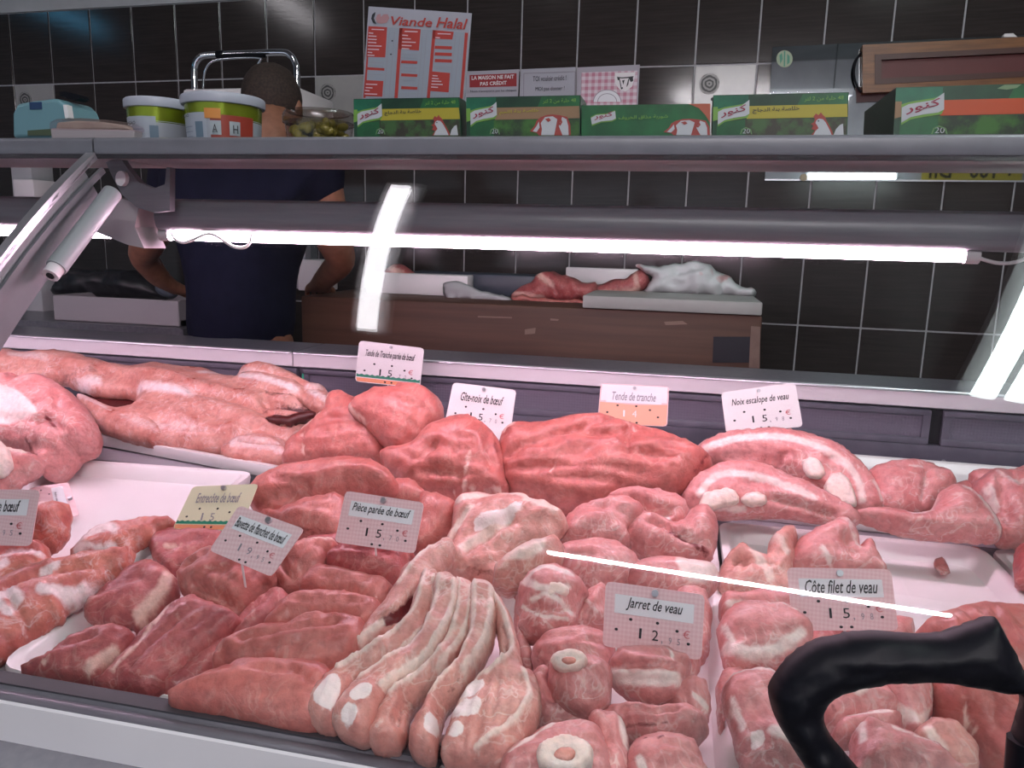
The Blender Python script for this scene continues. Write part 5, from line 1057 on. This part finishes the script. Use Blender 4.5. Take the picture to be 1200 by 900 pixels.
cut('veal_chop', [(1026, 806), (1060, 800), (1086, 802), (1092, 825), (1082, 852), (1072, 872), (1050, 850), (1040, 830)], .872, .024, VL, 'upright veal chop with fat along its foot, inside the black handle', group=G6, fat=[([(1044, 842), (1070, 858), (1084, 848)], 6), ([(1086, 806), (1088, 838)], 3)])
cut('veal_chop', [(995, 905), (1000, 868), (1012, 852), (1040, 860), (1075, 874), (1110, 895), (1130, 925), (1000, 925)], .876, .028, VL, 'large pale veal chop at the bottom edge inside the black handle', group=G6, fat=[([(1004, 862), (1006, 885)], 5), ([(1040, 872), (1090, 890)], 3)])
cut('veal_chop', [(1066, 876), (1085, 852), (1120, 856), (1142, 885), (1138, 915), (1110, 905)], .866, .022, BR, 'ragged veal end beside the large smooth veal cut', group=G6, fat=[([(1080, 870), (1100, 895)], 6)])
cut('veal_round', [(1072, 748), (1090, 734), (1128, 722), (1170, 722), (1230, 735), (1260, 800), (1250, 930), (1172, 915), (1140, 870), (1104, 846), (1090, 815), (1080, 780)], .882, .05, BF, 'large smooth veal cut behind the black handle, nearest of all', tilt=28, group=G6, fat=[([(1080, 790), (1085, 820)], 5), ([(1120, 848), (1135, 868)], 3)], crease=[([(1125, 850), (1135, 885)], 4, .3)], amp=.06)
cut('veal_chop', [(915, 745), (945, 735), (1055, 730), (1070, 742), (1050, 768), (950, 775)], .862, .022, VL, 'veal chop in the shade under the Côte filet card', group=G6)
cut('meat_scrap', [(1137, 648), (1142, 643), (1150, 648), (1155, 655), (1148, 658), (1142, 655)], .828, .004, BF, 'tiny red scrap on the empty white tray', group='scraps on the trays', grid=3)
cut('meat_scrap', [(1098, 660), (1102, 655), (1106, 662), (1110, 670), (1104, 671)], .826, .002, VL, 'faint pale scrap on the empty white tray', group='scraps on the trays', grid=3)
cut('beef_end', [(1190, 652), (1200, 644), (1225, 648), (1225, 690), (1196, 684)], .87, .03, DB, 'dark red beef end in the tray at the near end', group=None)
# rear row
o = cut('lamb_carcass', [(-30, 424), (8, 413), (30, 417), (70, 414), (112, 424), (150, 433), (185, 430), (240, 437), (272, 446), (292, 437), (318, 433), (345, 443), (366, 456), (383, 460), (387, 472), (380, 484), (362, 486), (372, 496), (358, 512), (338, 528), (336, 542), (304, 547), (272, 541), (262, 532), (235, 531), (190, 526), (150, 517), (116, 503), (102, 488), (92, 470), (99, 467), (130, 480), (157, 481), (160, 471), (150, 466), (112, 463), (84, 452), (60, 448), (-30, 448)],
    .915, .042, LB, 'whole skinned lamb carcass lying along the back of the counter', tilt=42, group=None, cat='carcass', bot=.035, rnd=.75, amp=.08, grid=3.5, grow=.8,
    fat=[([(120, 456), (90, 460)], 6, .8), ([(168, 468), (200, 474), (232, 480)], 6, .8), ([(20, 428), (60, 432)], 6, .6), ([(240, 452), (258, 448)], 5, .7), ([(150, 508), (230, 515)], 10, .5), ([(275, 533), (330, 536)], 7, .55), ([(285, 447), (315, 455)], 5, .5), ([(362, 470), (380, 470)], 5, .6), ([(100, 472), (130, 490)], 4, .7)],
    dark=[([(318, 488), (345, 486), (366, 484), (356, 494), (330, 495)],), ([(118, 446), (60, 452)], 5, .45), ([(245, 473), (256, 476)], 5, .35), ([(285, 434), (318, 432)], 4, .6), ([(318, 478), (358, 476)], 6, .5), ([(300, 492), (330, 502), (355, 505)], 5, .42), ([(250, 470), (262, 476)], 5, .42), ([(110, 468), (150, 470)], 3, .6)],  # dark red flesh, plus the shadow along the upper hind leg painted in
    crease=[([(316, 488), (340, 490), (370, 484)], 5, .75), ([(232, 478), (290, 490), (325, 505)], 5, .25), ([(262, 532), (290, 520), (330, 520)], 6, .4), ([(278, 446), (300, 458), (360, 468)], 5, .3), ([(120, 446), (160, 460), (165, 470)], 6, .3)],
    ridge=[([(275, 440), (320, 446), (375, 470)], 9, .35), ([(275, 536), (330, 535)], 8, .3), ([(180, 455), (260, 470)], 14, .2)])
cp = o_plane[o.name]
def cpart(nm, px, off, th, **k): return cut(nm, px, 0, th, LB, None, plane=Plane(cp.p+cp.n*off, cp.n), parent=o, grid=3.5, bot=.02, rnd=.7, amp=.08, **k)
cpart('foreleg', [(268, 450), (290, 437), (318, 433), (345, 443), (366, 456), (384, 460), (388, 472), (380, 484), (364, 480), (350, 471), (320, 470), (290, 466)], .022, .020, fat=[([(285, 447), (318, 454), (350, 464)], 5, .8), ([(366, 466), (382, 474)], 6, .7)], dark=[([(282, 440), (322, 436)], 5, .7)], crease=[([(352, 448), (366, 480)], 3, .4)])
cpart('foreleg', [(258, 530), (276, 520), (306, 518), (338, 528), (337, 543), (305, 549), (272, 543)], .012, .022, fat=[([(275, 530), (332, 536)], 6, .6)])
cpart('hind_leg', [(90, 472), (99, 466), (130, 481), (160, 484), (188, 498), (192, 520), (150, 517), (116, 503), (102, 488)], .006, .030, fat=[([(98, 472), (135, 490)], 5, .7), ([(150, 500), (185, 512)], 8, .5)])
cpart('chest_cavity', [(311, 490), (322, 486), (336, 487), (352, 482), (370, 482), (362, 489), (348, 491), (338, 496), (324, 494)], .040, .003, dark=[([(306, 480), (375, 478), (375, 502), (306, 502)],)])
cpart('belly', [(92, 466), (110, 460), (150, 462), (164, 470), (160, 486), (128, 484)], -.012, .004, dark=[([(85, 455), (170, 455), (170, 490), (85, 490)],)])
tubeo('tie_ring', [o_plane[o.name].hit(359, y, .03) for y in (453, 458, 464)], .0022, 'green', o, 8)
o = cut('veal_shoulder', [(-40, 460), (0, 457), (12, 448), (26, 446), (30, 452), (50, 448), (74, 458), (94, 474), (106, 490), (113, 508), (108, 526), (90, 533), (86, 540), (74, 553), (58, 560), (48, 545), (20, 536), (-40, 535)], .905, .055, VL, 'veal shoulder with a broad white fat patch, at the far end of the rear row', tilt=40, group=G7, grid=4.5, bot=.04,
    fat=[([(-40, 470), (0, 467), (30, 474), (52, 488), (66, 506), (50, 512), (20, 518), (-10, 512), (-40, 512)],)], dark=[([(72, 508), (80, 516)], 3, .8), ([(52, 544), (48, 530)], 5, .5)], crease=[([(14, 466), (20, 452), (28, 450)], 3, .25), ([(62, 516), (75, 510), (84, 518)], 3, .3), ([(85, 480), (88, 520)], 5, .15)], amp=.08)
o = cut('veal_knuckle', [(-40, 540), (0, 536), (18, 534), (44, 540), (50, 548), (26, 563), (0, 576), (-40, 590)], .880, .03, VL, 'shaded veal knuckle piece with a white bone end under the shoulder', tilt=30, group=G7, dark=[([(0, 545), (30, 556)], 5, .4)], fat=[([(18, 537), (36, 541)], 5)])
cut('bone_end', [(-30, 520), (0, 517), (9, 526), (14, 544), (6, 556), (-6, 560), (-30, 556)], 0, .02, M['bone'], 'cream bone end', plane=Plane(o_plane[o.name].p+o_plane[o.name].n*.03, o_plane[o.name].n), parent=o, grid=3)
cut('beef_roast', [(336, 548), (344, 522), (364, 505), (384, 486), (388, 470), (402, 464), (416, 470), (428, 482), (442, 497), (452, 520), (452, 546), (420, 546), (380, 550), (350, 553)], .915, .045, BF, 'beef roast with a pale sinew edge beside the carcass', tilt=48, group=G7, fat=[([(388, 476), (380, 492), (360, 508)], 3.5), ([(364, 512), (364, 545)], 1.6, .8)], crease=[([(385, 500), (440, 508)], 3, .15), ([(364, 510), (364, 548)], 2.5, .2)], amp=.07)
cut('beef_roast', [(412, 482), (424, 468), (448, 459), (480, 454), (500, 458), (514, 472), (517, 486), (508, 502), (492, 526), (478, 536), (456, 526), (432, 502)], .965, .042, BF, 'topmost beef roast, leaning on the two below it', tilt=55, group=G7, fat=[([(414, 480), (420, 490), (436, 502)], 3)], crease=[([(500, 468), (496, 500), (482, 530)], 3, .25)], amp=.05)
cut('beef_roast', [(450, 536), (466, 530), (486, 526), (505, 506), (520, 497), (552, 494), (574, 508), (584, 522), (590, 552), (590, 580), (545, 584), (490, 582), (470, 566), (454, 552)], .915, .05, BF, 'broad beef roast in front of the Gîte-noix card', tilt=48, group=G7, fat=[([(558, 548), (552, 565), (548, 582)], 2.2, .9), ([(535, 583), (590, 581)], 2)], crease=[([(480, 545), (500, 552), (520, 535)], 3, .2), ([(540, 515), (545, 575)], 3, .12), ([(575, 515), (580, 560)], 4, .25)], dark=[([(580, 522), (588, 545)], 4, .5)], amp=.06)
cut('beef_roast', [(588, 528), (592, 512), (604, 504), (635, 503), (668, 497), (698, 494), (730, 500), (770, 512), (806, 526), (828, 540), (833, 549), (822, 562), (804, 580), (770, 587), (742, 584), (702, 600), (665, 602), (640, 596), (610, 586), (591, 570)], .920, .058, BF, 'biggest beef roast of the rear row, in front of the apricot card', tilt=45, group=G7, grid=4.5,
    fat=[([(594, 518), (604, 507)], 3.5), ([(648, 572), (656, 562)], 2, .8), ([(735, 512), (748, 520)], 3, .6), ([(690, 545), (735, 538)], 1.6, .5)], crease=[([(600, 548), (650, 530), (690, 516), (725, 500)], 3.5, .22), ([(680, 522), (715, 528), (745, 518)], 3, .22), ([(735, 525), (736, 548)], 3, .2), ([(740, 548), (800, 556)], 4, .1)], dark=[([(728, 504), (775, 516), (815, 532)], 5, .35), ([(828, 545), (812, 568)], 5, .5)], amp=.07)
for o_, z, lb, bn, ft, dk in (([(818, 530), (832, 516), (870, 507), (920, 506), (965, 517), (1000, 538), (1022, 565), (1034, 590), (1022, 602), (1004, 599), (985, 590), (955, 580), (930, 560), (900, 549), (870, 546), (838, 544)], .925, 'thick curved veal chop with two white bone joints, below the Noix escalope card', [[(940, 540), (952, 536), (964, 545), (966, 558), (952, 562), (942, 552)], [(968, 560), (982, 554), (994, 560), (1003, 580), (1001, 594), (982, 592), (968, 578)]],
                               [([(826, 532), (870, 520), (925, 522), (968, 538), (996, 562), (1006, 592)], 5), ([(1020, 570), (1030, 592)], 3)], [([(850, 540), (905, 545), (960, 578)], 5, .4), ([(965, 545), (978, 550)], 4, .3), ([(912, 543), (920, 540)], 4, .4)]),
                              ([(802, 584), (812, 565), (830, 552), (858, 543), (886, 545), (912, 554), (950, 571), (985, 590), (1003, 604), (998, 616), (960, 612), (925, 606), (880, 606), (840, 607), (812, 602)], .905, 'thick curved veal chop lying in front of the higher bone chop', [[(820, 588), (830, 576), (852, 572), (866, 580), (862, 592), (838, 597), (822, 598)], [(868, 586), (880, 576), (896, 578), (898, 590), (880, 596)]],
                               [([(818, 586), (836, 566), (866, 562), (905, 572), (950, 590)], 5), ([(820, 600), (870, 602)], 4)], [([(868, 572), (890, 572)], 4, .35), ([(905, 590), (970, 608)], 4, .35)])):
    o = cut('veal_chop', o_, z, .032, VL, lb, tilt=55, group=G7, grid=4, fat=ft, dark=dk, crease=[(d[0], 4, .3) for d in dk], rnd=1, amp=.08)
    pl = o_plane[o.name]
    for b in bn: cut('bone', b, 0, .008, M['bone'], 'white bone joint', plane=Plane(pl.p+pl.n*.030, pl.n), parent=o, grid=3, bot=.01)
cut('veal_piece', [(1016, 560), (1030, 549), (1055, 545), (1085, 548), (1112, 560), (1117, 572), (1106, 582), (1092, 600), (1068, 606), (1040, 604), (1024, 588)], .905, .038, VL, 'boned veal piece beside the curved chops in the rear row', tilt=45, group=G7, fat=[([(1060, 558), (1075, 560)], 3, .7), ([(1078, 566), (1074, 595)], 5, .5)], crease=[([(1080, 562), (1074, 598)], 3, .25)])
cut('veal_piece', [(1000, 606), (1035, 600), (1068, 606), (1092, 600), (1104, 578), (1122, 574), (1136, 580), (1152, 596), (1167, 620), (1167, 634), (1112, 632), (1060, 626)], .895, .035, VL, 'wedge of veal with a pale fat rim at the front of the rear row', tilt=45, group=G7, fat=[([(1124, 578), (1148, 600), (1165, 630)], 3.5), ([(1060, 610), (1085, 606), (1096, 586)], 3, .7)], amp=.06)
cut('veal_piece', [(1118, 576), (1124, 568), (1140, 567), (1146, 576), (1136, 582)], .905, .016, VL, 'small round veal piece between two larger ones at the near end of the rear row', tilt=45, group=G7, grid=3.5)
cut('veal_piece', [(1142, 572), (1158, 557), (1180, 556), (1230, 552), (1240, 640), (1200, 640), (1170, 636), (1160, 606), (1146, 588)], .905, .045, VL, 'marbled veal piece at the near end of the rear row', tilt=45, group=G7, fat=[([(1160, 566), (1180, 580), (1200, 572)], 4, .7), ([(1148, 582), (1162, 605)], 4)], crease=[([(1160, 575), (1172, 620)], 4, .25)])
cut('veal_piece', [(1138, 562), (1142, 554), (1160, 555), (1176, 557), (1170, 568), (1150, 574)], .925, .02, VL, 'small orange veal piece on top at the near end of the rear row', tilt=45, group=G7, grid=4)

# ================================================================ black handle of a hand trolley in front of the glass
HPl = Plane(onY(1050, 790, .40), (0, -1, .25))
ho = [(1000, 960), (962, 930), (944, 900), (925, 870), (908, 840), (900, 812), (902, 798), (917, 777), (942, 757), (973, 745), (1013, 738.5), (1041, 739.5), (1075, 743), (1104, 741), (1132, 732), (1157, 723.5), (1166, 723), (1174, 735), (1191, 769), (1202, 790), (1225, 840), (1240, 900), (1190, 880), (1200, 820), (1172, 812), (1143, 806), (1101, 800), (1058, 800), (1019, 805), (987, 812), (973, 820), (967, 831), (966, 845), (973, 861), (988, 879), (1004, 898), (1030, 925), (1060, 960)]
def handle():
    O = smooth_poly(ho, step=7); n = len(O)
    o = cut('grip', [tuple(p) for p in ho], 0, .018, M['black'], None, plane=HPl, parent=hd, bot=.018, amp=0, grid=7, rnd=.9)
    return o
hp0 = HPl.hit(1040, 945)
hd = empty('trolley_handle', (hp0[0], hp0[1], 0), 'thick black curved plastic handle standing in front of the glass', 'handle')
handle()
p1, p2 = HPl.hit(1020, 930), HPl.hit(1215, 870)
tubeo('post', [p1, p1+np.array([.02, -.02, -.12]), (p1[0]+.03, p1[1]-.03, .06)], .013, 'black', hd, 12)
tubeo('post', [p2, p2+np.array([0, -.02, -.12]), (p2[0], p2[1]-.03, .06)], .013, 'black', hd, 12)
boxo('foot', (p1[0]-.03, p2[0]+.06, .20, .44, 0, .06), 'black', hd, .01)
